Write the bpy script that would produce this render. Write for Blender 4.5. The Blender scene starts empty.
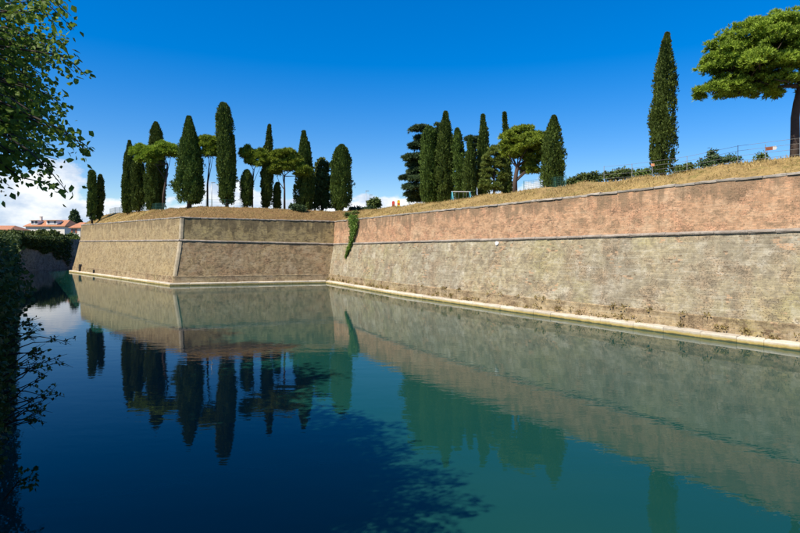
import bpy, math, random
import numpy as np
from mathutils import Vector, Matrix, noise
from mathutils.bvhtree import BVHTree

R = math.radians
SC = bpy.context.scene
COL = SC.collection

# ------------------------------------------------------------------ camera, sky, sun, exposure
F, CX, HY, HC = 560.0, 400.0, 246.0, 5.5          # photo focal length in px, centre column, horizon row, eye height
cam_d = bpy.data.cameras.new('camera'); cam = bpy.data.objects.new('camera', cam_d); COL.objects.link(cam)
cam.location = (0, 0, HC); cam.rotation_euler = (R(90), 0, 0)
cam_d.sensor_width = 36; cam_d.lens = F / 800 * 36
cam_d.shift_y = -(266.5 - HY) / 800
cam_d.clip_start = 0.1; cam_d.clip_end = 20000
SC.camera = cam

SUN_EL = 48.0
SUN_XY = Vector((-0.80, -0.60)).normalized()      # towards the sun
SUN_DIR = Vector((SUN_XY.x * math.cos(R(SUN_EL)), SUN_XY.y * math.cos(R(SUN_EL)), math.sin(R(SUN_EL))))
sun_d = bpy.data.lights.new('sun', 'SUN'); sun = bpy.data.objects.new('sun', sun_d); COL.objects.link(sun)
sun_d.energy = 5.0; sun_d.angle = R(0.53); sun_d.color = (1.0, 0.92, 0.78)
sun.rotation_euler = (-SUN_DIR).to_track_quat('-Z', 'Y').to_euler()

SC.view_settings.view_transform = 'Standard'; SC.view_settings.look = 'None'
SC.view_settings.exposure = 0.55; SC.view_settings.gamma = 1.0
SC.view_settings.use_curve_mapping = False
SC.cycles.use_denoising = True
SC.cycles.max_bounces = 8; SC.cycles.transparent_max_bounces = 8


class NT:
    """small node-tree writer"""
    def __init__(self, tree):
        self.t = tree; tree.nodes.clear()
    def n(self, typ, **kw):
        nd = self.t.nodes.new(typ)
        for k, v in kw.items():
            if k.startswith('i_'):
                self.put(nd.inputs[k[2:].replace('_', ' ')], v)
            else:
                setattr(nd, k, v)
        return nd
    def put(self, sock, v):
        if isinstance(v, bpy.types.NodeSocket): self.t.links.new(v, sock)
        else:
            if hasattr(sock, 'default_value'):
                if sock.type == 'RGBA' and len(v) == 3: v = (*v, 1)
                sock.default_value = v
    def math(self, op, a, b=None, c=None, clamp=False):
        nd = self.t.nodes.new('ShaderNodeMath'); nd.operation = op; nd.use_clamp = clamp
        self.put(nd.inputs[0], a)
        if b is not None: self.put(nd.inputs[1], b)
        if c is not None: self.put(nd.inputs[2], c)
        return nd.outputs[0]
    def mix(self, f, a, b, blend='MIX'):
        nd = self.t.nodes.new('ShaderNodeMix'); nd.data_type = 'RGBA'; nd.blend_type = blend
        self.put(nd.inputs[0], f); self.put(nd.inputs[6], a); self.put(nd.inputs[7], b)
        return nd.outputs[2]
    def noise(self, vec, scale, detail=4, rough=0.55, dist=0.0):
        nd = self.t.nodes.new('ShaderNodeTexNoise')
        self.put(nd.inputs['Vector'], vec)
        nd.inputs['Scale'].default_value = scale; nd.inputs['Detail'].default_value = detail
        nd.inputs['Roughness'].default_value = rough; nd.inputs['Distortion'].default_value = dist
        return nd.outputs['Fac']
    def ramp(self, f, lo, hi):
        nd = self.t.nodes.new('ShaderNodeMapRange'); nd.interpolation_type = 'SMOOTHSTEP'
        self.put(nd.inputs[0], f); self.put(nd.inputs[1], lo); self.put(nd.inputs[2], hi)
        return nd.outputs[0]
    def scale(self, vec, s, loc=(0, 0, 0)):
        nd = self.t.nodes.new('ShaderNodeMapping')
        self.put(nd.inputs['Vector'], vec); nd.inputs['Scale'].default_value = s; nd.inputs['Location'].default_value = loc
        return nd.outputs[0]


# world: Nishita sky with a low belt of fair-weather cumulus round the horizon
W = bpy.data.worlds.new('World'); SC.world = W; W.use_nodes = True
t = NT(W.node_tree)
sky = t.n('ShaderNodeTexSky', sky_type='NISHITA', sun_disc=False, sun_elevation=R(SUN_EL),
          sun_rotation=math.atan2(SUN_XY.x, SUN_XY.y), altitude=100, air_density=1.0, dust_density=0.25, ozone_density=4.0)
gam = t.n('ShaderNodeGamma', i_Color=sky.outputs[0], i_Gamma=0.75)
hsv = t.n('ShaderNodeHueSaturation', i_Hue=0.514, i_Saturation=1.75, i_Value=1.10, i_Color=gam.outputs[0])
tc = t.n('ShaderNodeTexCoord')
sep = t.n('ShaderNodeSeparateXYZ', i_Vector=tc.outputs['Generated'])
cv = t.scale(tc.outputs['Generated'], (1, 1, 1.9), (0.37, 0.11, 0.0))
big = t.noise(cv, 4.2, 9, 0.52, 0.1)
fine = t.noise(cv, 14.0, 6, 0.6)
belt = t.math('MULTIPLY', sep.outputs['Z'], 2.8)
dens = t.math('SUBTRACT', t.math('ADD', big, t.math('MULTIPLY', t.math('SUBTRACT', fine, 0.5), 0.22)), belt)
cl = t.ramp(dens, 0.255, 0.30)
low = t.ramp(sep.outputs['Z'], 0.0, 0.05)
shade = t.ramp(t.noise(cv, 11.0, 5, 0.6), 0.35, 0.62)
ccol = t.mix(shade, (2.5, 3.1, 4.0), (4.8, 4.9, 5.0))
skyc = t.mix(t.math('MULTIPLY', cl, 0.94), hsv.outputs[0], ccol)
bg = t.n('ShaderNodeBackground', i_Color=skyc, i_Strength=0.15)
out = t.n('ShaderNodeOutputWorld', i_Surface=bg.outputs[0])


# ------------------------------------------------------------------ helpers
def at(px, py, Y):
    """photo pixel -> point at depth Y"""
    return Vector(((px - CX) / F * Y, Y, HC + (HY - py) / F * Y))

def mesh(name, V, faces, mats, uv=None, smooth=False, mi=None):
    """faces: list of (n,k) int arrays"""
    me = bpy.data.meshes.new(name)
    V = np.asarray(V, dtype=np.float32).reshape(-1, 3)
    faces = [np.asarray(f, dtype=np.int32) for f in (faces if isinstance(faces, list) else [faces]) if len(f)]
    loops = np.concatenate([f.ravel() for f in faces])
    tot = np.concatenate([np.full(len(f), f.shape[1], np.int32) for f in faces])
    start = np.concatenate(([0], np.cumsum(tot)[:-1])).astype(np.int32)
    me.vertices.add(len(V)); me.vertices.foreach_set('co', V.ravel())
    me.loops.add(len(loops)); me.loops.foreach_set('vertex_index', loops)
    me.polygons.add(len(tot)); me.polygons.foreach_set('loop_start', start)
    me.polygons.foreach_set('use_smooth', np.full(len(tot), bool(smooth)))
    for m in (mats if isinstance(mats, (list, tuple)) else [mats]): me.materials.append(m)
    if mi is not None: me.polygons.foreach_set('material_index', np.asarray(mi, np.int32))
    if uv is not None:
        l = me.uv_layers.new(name='UVMap'); l.data.foreach_set('uv', np.asarray(uv, np.float32)[loops].ravel())
    me.update(calc_edges=True); me.validate()
    return me

def link(name, me, parent=None, loc=None, mat=None):
    o = bpy.data.objects.new(name, me); COL.objects.link(o)
    if parent: o.parent = parent
    if loc is not None: o.location = loc
    if mat is not None: o.matrix_local = mat
    return o

def tag(o, label=None, cat=None, group=None, kind=None):
    if label: o['label'] = label
    if cat: o['category'] = cat
    if group: o['group'] = group
    if kind: o['kind'] = kind
    return o

def thing(name, label, cat, loc=(0, 0, 0), group=None, rz=0):
    o = bpy.data.objects.new(name, None); COL.objects.link(o)
    o.location = loc; o.rotation_euler = (0, 0, rz); o.empty_display_size = 0.3
    return tag(o, label, cat, group)

class MB:
    """collects shapes"""
    def __init__(self): self.V = []; self.F = {}; self.n = 0
    def add(self, V, F):
        V = np.asarray(V, float).reshape(-1, 3)
        for f in (F if isinstance(F, list) and len(F) and isinstance(F[0], np.ndarray) and F[0].ndim == 2 else [np.asarray(F)]):
            self.F.setdefault(f.shape[1], []).append(f + self.n)
        self.V.append(V); self.n += len(V); return self
    def box(self, c, s, rz=0.0):
        x, y, z = s[0] / 2, s[1] / 2, s[2] / 2
        P = np.array([(-x, -y, -z), (x, -y, -z), (x, y, -z), (-x, y, -z), (-x, -y, z), (x, -y, z), (x, y, z), (-x, y, z)])
        ca, sa = math.cos(rz), math.sin(rz)
        P = P @ np.array([[ca, sa, 0], [-sa, ca, 0], [0, 0, 1]]) + np.array(c)
        return self.add(P, np.array([(0, 3, 2, 1), (4, 5, 6, 7), (0, 1, 5, 4), (1, 2, 6, 5), (2, 3, 7, 6), (3, 0, 4, 7)]))
    def tube(self, path, rad, n=8, cap=True):
        path = [Vector(p) for p in path]; m = len(path)
        if not hasattr(rad, '__len__'): rad = [rad] * m
        V = []
        prev = None
        for i, p in enumerate(path):
            d = (path[min(i + 1, m - 1)] - path[max(i - 1, 0)]).normalized()
            a = Vector((0, 0, 1)) if abs(d.z) < 0.9 else Vector((1, 0, 0))
            if prev is not None: a = prev
            u = (a - d * a.dot(d)).normalized(); v = d.cross(u); prev = u
            for k in range(n):
                an = 2 * math.pi * k / n
                V.append(p + (u * math.cos(an) + v * math.sin(an)) * rad[i])
        Fq = [(i * n + k, i * n + (k + 1) % n, (i + 1) * n + (k + 1) % n, (i + 1) * n + k) for i in range(m - 1) for k in range(n)]
        fs = [np.array(Fq)]
        if cap: fs.append(np.array([list(range(n))[::-1], [(m - 1) * n + k for k in range(n)]]))
        return self.add(np.array([tuple(q) for q in V]), fs)
    def prism(self, poly, y0, y1):
        """polygon in xz extruded along y"""
        n = len(poly)
        V = [(p[0], y0, p[1]) for p in poly] + [(p[0], y1, p[1]) for p in poly]
        return self.add(V, [np.array([(k, (k + 1) % n, n + (k + 1) % n, n + k) for k in range(n)]),
                            np.array([list(range(n))[::-1], list(range(n, 2 * n))])])
    def mesh(self, name, mat, smooth=False, uv=None):
        return mesh(name, np.concatenate(self.V), [np.concatenate(f) for f in self.F.values()], mat, uv, smooth)
    def obj(self, name, mat, parent=None, smooth=False, loc=None):
        return link(name, self.mesh(name, mat, smooth), parent, loc)

def unit(v): return v / np.maximum(np.linalg.norm(v, axis=-1, keepdims=True), 1e-9)
def rand_dirs(rng, n): return unit(rng.normal(size=(n, 3)))

def kites(rng, P, D, L, Wd, fold=0.0, face=None, loose=0.5):
    """a 4-point leaf at every P along D"""
    n = len(P)
    L = np.broadcast_to(np.asarray(L, float), (n,))[:, None]; Wd = np.broadcast_to(np.asarray(Wd, float), (n,))[:, None]
    S = unit(np.cross(D, rand_dirs(rng, n) if face is None else face + rng.normal(size=(n, 3)) * loose)); N = np.cross(S, D)
    V = np.stack([P, P + D * L * 0.45 + S * Wd + N * L * fold, P + D * L, P + D * L * 0.45 - S * Wd + N * L * fold], 1).reshape(-1, 3)
    i = np.arange(n)[:, None] * 4
    return V, i + np.array([0, 1, 2, 3])


# ------------------------------------------------------------------ materials
def new_mat(name):
    m = bpy.data.materials.new(name); m.use_nodes = True
    return m, NT(m.node_tree)

def finish(t, bsdf): t.n('ShaderNodeOutputMaterial', i_Surface=bsdf)

def plain(name, col, rough=0.6, metal=0.0, var=0.12, scale=3.0):
    m, t = new_mat(name)
    tc = t.n('ShaderNodeTexCoord')
    f = t.noise(tc.outputs['Object'], scale, 5)
    c = t.mix(f, tuple(x * (1 - var) for x in col), tuple(min(1, x * (1 + var)) for x in col))
    b = t.n('ShaderNodeBsdfPrincipled', i_Base_Color=c, i_Roughness=rough, i_Metallic=metal)
    finish(t, b.outputs[0]); return m

def leaf_mat(name, dark, light, trans=0.25, tint=None):
    m, t = new_mat(name)
    g = t.n('ShaderNodeNewGeometry'); oi = t.n('ShaderNodeObjectInfo')
    tc = t.n('ShaderNodeTexCoord')
    cl = t.noise(tc.outputs['Object'], 0.9, 3)
    f = t.math('ADD', t.math('MULTIPLY', g.outputs['Random Per Island'], 0.45), t.math('MULTIPLY', t.ramp(cl, 0.35, 0.65), 0.55))
    c = t.mix(f, dark, light)
    h = t.n('ShaderNodeHueSaturation', i_Color=c, i_Value=t.math('MULTIPLY_ADD', oi.outputs['Random'], 0.35, 0.82),
            i_Hue=t.math('MULTIPLY_ADD', oi.outputs['Random'], 0.02, 0.49))
    d = t.n('ShaderNodeBsdfPrincipled', i_Base_Color=h.outputs[0], i_Roughness=0.6)
    d.inputs['Specular IOR Level'].default_value = 0.25
    tr = t.n('ShaderNodeBsdfTranslucent', i_Color=h.outputs[0])
    mx = t.n('ShaderNodeMixShader'); t.put(mx.inputs[0], trans); t.put(mx.inputs[1], d.outputs[0]); t.put(mx.inputs[2], tr.outputs[0])
    finish(t, mx.outputs[0]); return m

M_CYP = leaf_mat('cypress_foliage', (0.035, 0.062, 0.010), (0.125, 0.175, 0.030), 0.15)
M_PINE = leaf_mat('pine_needles', (0.10, 0.16, 0.014), (0.34, 0.43, 0.045), 0.25)
M_CEDAR = leaf_mat('cedar_needles', (0.030, 0.062, 0.026), (0.10, 0.15, 0.055), 0.2)
M_LEAF = leaf_mat('broad_leaves', (0.06, 0.105, 0.014), (0.20, 0.28, 0.035), 0.4)
M_BUSH = leaf_mat('bush_leaves', (0.045, 0.080, 0.018), (0.16, 0.21, 0.05), 0.25)
M_LIGHTLEAF = leaf_mat('light_leaves', (0.080, 0.11, 0.020), (0.20, 0.23, 0.045), 0.3)
M_IVY = leaf_mat('ivy_leaves', (0.020, 0.042, 0.010), (0.075, 0.115, 0.020), 0.2)
M_FERN = leaf_mat('hanging_leaves', (0.07, 0.13, 0.018), (0.19, 0.29, 0.045), 0.3)
M_DRY = leaf_mat('dry_grass', (0.24, 0.19, 0.055), (0.56, 0.41, 0.16), 0.2)
M_WEED = leaf_mat('wall_weeds', (0.26, 0.20, 0.08), (0.46, 0.38, 0.13), 0.35)
M_BARK = plain('bark', (0.045, 0.034, 0.024), 0.9, 0, 0.4, 6)
M_PBARK = plain('pine_bark', (0.065, 0.042, 0.03), 0.9, 0, 0.45, 5)
M_STEEL = plain('galvanised_steel', (0.35, 0.36, 0.36), 0.45, 0.6)
M_GREEN = plain('green_paint', (0.03, 0.12, 0.09), 0.5)
M_TEAL = plain('teal_paint', (0.03, 0.33, 0.42), 0.45)
M_RED = plain('red_paint', (0.62, 0.06, 0.03), 0.45)
M_YEL = plain('yellow_paint', (0.75, 0.50, 0.03), 0.45)
M_WHITE = plain('white_paint', (0.75, 0.73, 0.68), 0.5)
M_BROWNP = plain('brown_paint', (0.32, 0.10, 0.04), 0.5)
M_DARK = plain('dark_recess', (0.02, 0.02, 0.02), 0.9)
M_PLASTER = plain('house_plaster', (0.66, 0.62, 0.54), 0.85, 0, 0.06, 0.6)
M_GLASS = plain('window_glass', (0.03, 0.045, 0.06), 0.08, 0, 0.1)

# roof tiles
def roof_mat():
    m, t = new_mat('roof_tiles')
    tc = t.n('ShaderNodeTexCoord')
    wv = t.n('ShaderNodeTexWave', i_Vector=tc.outputs['Object'], i_Scale=1.4); wv.bands_direction = 'X'
    f = t.noise(tc.outputs['Object'], 1.8, 5)
    c = t.mix(f, (0.34, 0.13, 0.06), (0.56, 0.26, 0.13))
    bp = t.n('ShaderNodeBump', i_Height=wv.outputs['Fac'], i_Strength=0.6, i_Distance=0.08)
    b = t.n('ShaderNodeBsdfPrincipled', i_Base_Color=c, i_Roughness=0.85, i_Normal=bp.outputs[0])
    finish(t, b.outputs[0]); return m
M_ROOF = roof_mat()

def masonry(name, c1, c2, brick_c, pale_c, stain_c, brick_amt, pale_amt, stain_top, warm_amt, seed, moss=0.0, cell=(0.27, 0.085)):
    """old rendered / brick masonry; UV in metres: u along the wall, v above the string course"""
    m, t = new_mat(name)
    tc = t.n('ShaderNodeTexCoord'); uv = tc.outputs['UV']
    p = t.scale(uv, (1, 1, 1), (seed * 13.7, seed * 5.1, 0))
    sx = t.n('ShaderNodeSeparateXYZ', i_Vector=uv); v = sx.outputs['Y']
    wob = t.n('ShaderNodeTexNoise', i_Vector=p, i_Scale=0.8, i_Detail=3.0)
    wv = t.n('ShaderNodeVectorMath', operation='MULTIPLY_ADD')
    t.put(wv.inputs[0], wob.outputs['Color']); t.put(wv.inputs[1], (0.10, 0.05, 0)); t.put(wv.inputs[2], p)
    br = t.n('ShaderNodeTexBrick', i_Vector=wv.outputs[0], i_Scale=1.0)
    br.inputs['Brick Width'].default_value = cell[0]; br.inputs['Row Height'].default_value = cell[1]
    br.inputs['Mortar Size'].default_value = 0.011; br.inputs['Mortar Smooth'].default_value = 0.3
    br.inputs['Color1'].default_value = (0, 0, 0, 1); br.inputs['Color2'].default_value = (1, 1, 1, 1); br.inputs['Mortar'].default_value = (0.5, 0.5, 0.5, 1)
    n1 = t.noise(p, 0.16, 6, 0.6, 0.3); n2 = t.noise(p, 0.55, 7, 0.65, 0.4); n3 = t.noise(p, 2.4, 6, 0.7); n4 = t.noise(t.scale(p, (1, 1.3, 1)), 9.0, 4, 0.7)
    st = t.noise(t.scale(p, (1.1, 0.10, 1)), 1.0, 6, 0.65)
    col = t.mix(t.ramp(n1, 0.35, 0.65), c1, c2)
    col = t.mix(t.math('MULTIPLY', t.ramp(n2, 0.46, 0.62), warm_amt), col, brick_c)
    col = t.mix(t.math('MULTIPLY', t.ramp(t.noise(p, 0.33, 7, 0.7, 0.2), 0.52, 0.68), pale_amt), col, pale_c)
    if moss: col = t.mix(t.math('MULTIPLY', t.ramp(t.noise(p, 0.21, 6, 0.6), 0.5, 0.66), moss), col, (0.30, 0.27, 0.10))
    # single bricks lighter and darker, mortar
    bc = t.mix(br.outputs['Color'], (0.50, 0.48, 0.46), (1.35, 1.30, 1.25))
    col = t.mix(brick_amt, col, t.mix(1.0, col, bc, 'MULTIPLY'))
    col = t.mix(t.math('MULTIPLY', br.outputs['Fac'], brick_amt * 0.5), col, (0.50, 0.43, 0.33))
    # blotches, pits
    wn = t.noise(p, 1.1, 8, 0.75, 0.6)
    col = t.mix(t.math('MULTIPLY', t.ramp(wn, 0.50, 0.60), 0.66), col, stain_c)
    col = t.mix(t.math('MULTIPLY', t.ramp(wn, 0.47, 0.40), 0.30), col, pale_c)
    col = t.mix(t.math('MULTIPLY', t.ramp(n3, 0.50, 0.62), 0.50), col, stain_c)
    pit = t.ramp(t.math('ADD', n4, t.math('MULTIPLY', t.math('SUBTRACT', n2, 0.5), 0.5)), 0.58, 0.66)
    hs = t.noise(t.scale(p, (0.35, 5.5, 1)), 1.0, 5, 0.7, 0.5)
    col = t.mix(t.math('MULTIPLY', t.ramp(hs, 0.52, 0.66), 0.22), col, stain_c)
    col = t.mix(t.math('MULTIPLY', t.ramp(hs, 0.47, 0.36), 0.25), col, pale_c)
    col = t.mix(t.math('MULTIPLY', pit, 0.42), col, tuple(x * 0.55 for x in stain_c))
    lost = t.math('MULTIPLY', t.ramp(br.outputs['Color'], 0.62, 0.66), t.ramp(t.noise(t.scale(p, (1, 1, 1), (9, 4, 0)), 0.42, 5, 0.6), 0.56, 0.62))
    col = t.mix(t.math('MULTIPLY', lost, 0.7), col, brick_c)
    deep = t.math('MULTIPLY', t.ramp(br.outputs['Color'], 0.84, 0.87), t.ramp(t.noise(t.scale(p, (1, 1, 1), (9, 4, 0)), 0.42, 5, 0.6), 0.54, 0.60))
    col = t.mix(t.math('MULTIPLY', deep, 0.75), col, tuple(x * 0.5 for x in stain_c))  # missing-brick holes: the shade inside the recess is put into the colour
    # rain streaks that run down from the coping
    if stain_top:
        vtop = t.ramp(v, stain_top[0], stain_top[1])
        smask = t.math('MULTIPLY', t.ramp(t.math('ADD', t.math('MULTIPLY_ADD', n2, 0.35, st), t.math('MULTIPLY_ADD', vtop, 0.24, -0.32)), 0.46, 0.60), 0.72)
        col = t.mix(smask, col, stain_c)
    else:
        col = t.mix(t.math('MULTIPLY', t.ramp(st, 0.5, 0.68), 0.35), col, stain_c)
    hgt = t.math('ADD', t.math('MULTIPLY', n3, 0.7), t.math('SUBTRACT', t.math('MULTIPLY', br.outputs['Fac'], -0.30), t.math('MULTIPLY', t.math('ADD', pit, deep), 0.8)))
    bp = t.n('ShaderNodeBump', i_Height=hgt, i_Strength=0.75, i_Distance=0.05)
    b = t.n('ShaderNodeBsdfPrincipled', i_Base_Color=col, i_Roughness=0.93, i_Normal=bp.outputs[0])
    b.inputs['Specular IOR Level'].default_value = 0.15
    finish(t, b.outputs[0]); return m

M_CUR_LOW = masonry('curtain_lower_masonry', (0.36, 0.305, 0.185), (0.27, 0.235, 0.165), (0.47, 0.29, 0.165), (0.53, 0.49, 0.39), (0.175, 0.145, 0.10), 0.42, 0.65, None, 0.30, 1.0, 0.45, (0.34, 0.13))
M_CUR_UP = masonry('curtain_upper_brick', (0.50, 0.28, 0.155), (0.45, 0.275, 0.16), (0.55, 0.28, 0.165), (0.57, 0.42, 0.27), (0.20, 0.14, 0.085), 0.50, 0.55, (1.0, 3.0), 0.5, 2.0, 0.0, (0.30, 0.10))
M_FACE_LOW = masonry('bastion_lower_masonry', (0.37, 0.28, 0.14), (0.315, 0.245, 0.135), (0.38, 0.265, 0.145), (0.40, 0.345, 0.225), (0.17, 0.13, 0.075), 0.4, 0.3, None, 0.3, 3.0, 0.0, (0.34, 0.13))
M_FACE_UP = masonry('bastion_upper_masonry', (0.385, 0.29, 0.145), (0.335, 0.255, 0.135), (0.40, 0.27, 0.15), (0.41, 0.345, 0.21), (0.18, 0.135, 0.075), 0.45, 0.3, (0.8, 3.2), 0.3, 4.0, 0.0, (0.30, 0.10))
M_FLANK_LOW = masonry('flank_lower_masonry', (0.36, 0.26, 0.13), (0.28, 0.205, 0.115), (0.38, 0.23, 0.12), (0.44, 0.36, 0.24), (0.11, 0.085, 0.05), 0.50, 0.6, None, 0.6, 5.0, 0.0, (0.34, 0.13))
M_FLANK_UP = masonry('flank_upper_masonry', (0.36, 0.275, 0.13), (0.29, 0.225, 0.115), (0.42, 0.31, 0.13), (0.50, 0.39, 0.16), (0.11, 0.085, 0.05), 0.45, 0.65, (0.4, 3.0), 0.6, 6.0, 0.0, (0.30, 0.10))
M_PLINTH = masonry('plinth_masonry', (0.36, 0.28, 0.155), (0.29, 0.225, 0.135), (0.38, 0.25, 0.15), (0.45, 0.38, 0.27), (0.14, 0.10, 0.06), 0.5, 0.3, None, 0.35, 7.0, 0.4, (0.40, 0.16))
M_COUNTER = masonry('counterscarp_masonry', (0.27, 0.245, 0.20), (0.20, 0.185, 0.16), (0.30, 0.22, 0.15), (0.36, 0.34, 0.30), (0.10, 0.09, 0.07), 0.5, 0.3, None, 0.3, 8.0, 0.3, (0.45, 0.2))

def stone_mat(name, c1, c2, dirt, algae=False):
    m, t = new_mat(name)
    tc = t.n('ShaderNodeTexCoord'); g = t.n('ShaderNodeNewGeometry'); oi = t.n('ShaderNodeObjectInfo')
    pos = g.outputs['Position']
    f = t.noise(pos, 1.6, 6, 0.65)
    col = t.mix(t.ramp(f, 0.35, 0.65), c1, c2)
    col = t.mix(t.math('MULTIPLY', t.ramp(t.noise(pos, 5.0, 5, 0.7), 0.5, 0.7), 0.55), col, dirt)
    h = t.n('ShaderNodeHueSaturation', i_Color=col, i_Value=t.math('MULTIPLY_ADD', oi.outputs['Random'], 0.35, 0.80))
    col = h.outputs[0]
    if algae:
        z = t.n('ShaderNodeSeparateXYZ', i_Vector=pos).outputs['Z']
        edge = t.math('ADD', z, t.math('MULTIPLY', t.math('SUBTRACT', t.noise(pos, 2.2, 4), 0.5), 0.16))
        col = t.mix(t.math('MULTIPLY', t.math('SUBTRACT', 1.0, t.ramp(edge, 0.12, 0.27)), 0.85), col, (0.37, 0.27, 0.05))
        col = t.mix(t.math('MULTIPLY', t.math('SUBTRACT', 1.0, t.ramp(edge, 0.03, 0.09)), 0.9), col, (0.05, 0.05, 0.02))
    bp = t.n('ShaderNodeBump', i_Height=t.noise(pos, 6.0, 6, 0.7), i_Strength=0.5, i_Distance=0.04)
    b = t.n('ShaderNodeBsdfPrincipled', i_Base_Color=col, i_Roughness=0.85, i_Normal=bp.outputs[0])
    finish(t, b.outputs[0]); return m
M_CORDON = stone_mat('cordon_stone', (0.25, 0.205, 0.16), (0.34, 0.29, 0.235), (0.15, 0.12, 0.095))
M_COPING = stone_mat('coping_stone', (0.27, 0.235, 0.19), (0.36, 0.31, 0.25), (0.15, 0.13, 0.10))
M_FOOT = stone_mat('footing_stone', (0.49, 0.43, 0.33), (0.57, 0.51, 0.40), (0.30, 0.245, 0.165), True)
M_QUOIN = stone_mat('quoin_stone', (0.34, 0.275, 0.18), (0.42, 0.345, 0.225), (0.23, 0.19, 0.13))

def soil_mat(name, c1, c2, c3, s=0.5):
    m, t = new_mat(name)
    g = t.n('ShaderNodeNewGeometry'); pos = g.outputs['Position']
    col = t.mix(t.ramp(t.noise(pos, s * 0.45, 6, 0.6, 0.3), 0.38, 0.62), c1, c2)
    col = t.mix(t.math('MULTIPLY', t.ramp(t.noise(pos, s * 1.4, 6, 0.7), 0.52, 0.66), 0.7), col, c3)
    h = t.noise(pos, 3.0, 6, 0.7)
    col = t.mix(t.math('MULTIPLY', t.ramp(h, 0.35, 0.6), 0.5), t.mix(0.6, col, (0.05, 0.035, 0.015)), col)
    bp = t.n('ShaderNodeBump', i_Height=h, i_Strength=1.0, i_Distance=0.12)
    b = t.n('ShaderNodeBsdfPrincipled', i_Base_Color=col, i_Roughness=0.95, i_Normal=bp.outputs[0])
    b.inputs['Specular IOR Level'].default_value = 0.1
    finish(t, b.outputs[0]); return m
M_SLOPE = soil_mat('dry_slope', (0.52, 0.36, 0.14), (0.40, 0.27, 0.11), (0.27, 0.26, 0.07))
M_SLOPE2 = soil_mat('brown_slope', (0.33, 0.205, 0.09), (0.27, 0.16, 0.07), (0.37, 0.25, 0.10))
M_EARTH = soil_mat('field', (0.10, 0.115, 0.04), (0.15, 0.14, 0.06), (0.07, 0.09, 0.03), 0.1)
M_HILL = soil_mat('wooded_hill', (0.045, 0.07, 0.05), (0.06, 0.085, 0.06), (0.035, 0.055, 0.045), 0.004)

# turbid green moat water
def water_mat():
    m, t = new_mat('moat_water')
    g = t.n('ShaderNodeNewGeometry'); pos = g.outputs['Position']
    body = t.mix(t.ramp(t.noise(pos, 0.06, 4, 0.5, 0.4), 0.35, 0.65), (0.004, 0.045, 0.038), (0.009, 0.053, 0.039))
    r1 = t.noise(t.scale(pos, (0.45, 1.0, 1)), 1.3, 3, 0.5)
    r2 = t.noise(t.scale(pos, (0.6, 1.0, 1)), 4.5, 2, 0.5)
    calm = t.ramp(t.noise(t.scale(pos, (0.4, 1, 1), (3, 7, 0)), 0.05, 3, 0.5), 0.40, 0.66)
    hgt = t.math('MULTIPLY', t.math('ADD', r1, t.math('MULTIPLY', r2, 0.25)), t.math('MULTIPLY_ADD', calm, 0.8, 0.35))
    bp = t.n('ShaderNodeBump', i_Height=hgt, i_Strength=0.065, i_Distance=0.10)
    b = t.n('ShaderNodeBsdfPrincipled', i_Base_Color=body, i_Roughness=0.015, i_IOR=1.333, i_Normal=bp.outputs[0])
    b.inputs['Specular IOR Level'].default_value = 0.22
    finish(t, b.outputs[0]); return m
M_WATER = water_mat()

# ------------------------------------------------------------------ the wall line
def ground_px(px, py):
    Y = HC * F / (py - HY); return Vector(((px - CX) / F * Y, Y))
curt_px = [(800, 351), (700, 337.8), (600, 324), (500, 310.3), (400, 295.8), (326, 283)]
cp = [ground_px(*p) for p in curt_px]
d0 = (cp[0] - cp[1]).normalized()
PB = ground_px(170, 286); PC = ground_px(69, 272)
PR = PC + Vector((0.42, 0.91)) * 45
LINE = [cp[0] + d0 * 26] + cp + [PB, PC, PR]        # right end ... re-entrant corner ... shoulder ... salient ... hidden return
iA, iB, iC = 6, 7, 8
def rn(a, b): d = (b - a).normalized(); return Vector((d.y, -d.x))
NRM = []
for i in range(len(LINE)):
    n1 = rn(LINE[max(i - 1, 0)], LINE[max(i, 1)]); n2 = rn(LINE[min(i, len(LINE) - 2)], LINE[min(i + 1, len(LINE) - 1)])
    NRM.append((n1 + n2) / (1 + n1.dot(n2)))

cord_x = [79, 173, 240, 331, 380, 500, 600, 700, 800]
cord_y = [241.2, 240.3, 241.3, 244.2, 242.6, 239.6, 236.5, 233.2, 230]
top_x = [83, 176, 220, 332, 360, 380, 500, 600, 700, 800]
top_y = [225, 217.2, 218.8, 221.8, 218.6, 216.6, 204.8, 194, 183, 171.7]
cre_x = [86, 92, 123, 157, 182, 220, 259, 290, 315, 337, 345, 387, 427, 471, 512, 565, 600, 640, 667, 750, 800]
cre_y = [222, 216.8, 211.5, 207.5, 205.5, 207, 207, 209.5, 212, 212, 212.5, 209, 204, 197.5, 193, 185.5, 182.3, 178, 174.5, 162, 156.5]
def zrow(p, xs, ys):
    px = CX + p.x / p.y * F
    return HC + (HY - np.interp(px, xs, ys)) / F * p.y
O_COR, O_TOP, O_CREST = 1.75, 2.0, 6.2
ZC, ZT, ZG = [], [], []
for i in range(len(LINE)):
    if i == 0 or i == len(LINE) - 1: ZC.append(None); ZT.append(None); ZG.append(None); continue
    ZC.append(zrow(LINE[i] + NRM[i] * O_COR, cord_x, cord_y)); ZT.append(zrow(LINE[i] + NRM[i] * O_TOP, top_x, top_y))
    ZG.append(zrow(LINE[i] + NRM[i] * O_CREST, cre_x, cre_y))
for L in (ZC, ZT, ZG): L[0] = L[1] + (L[1] - L[2]) * 0.3; L[-1] = L[-2]
print('cordon z', [round(z, 2) for z in ZC], 'top', [round(z, 2) for z in ZT], 'crest', [round(z, 2) for z in ZG])

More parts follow.
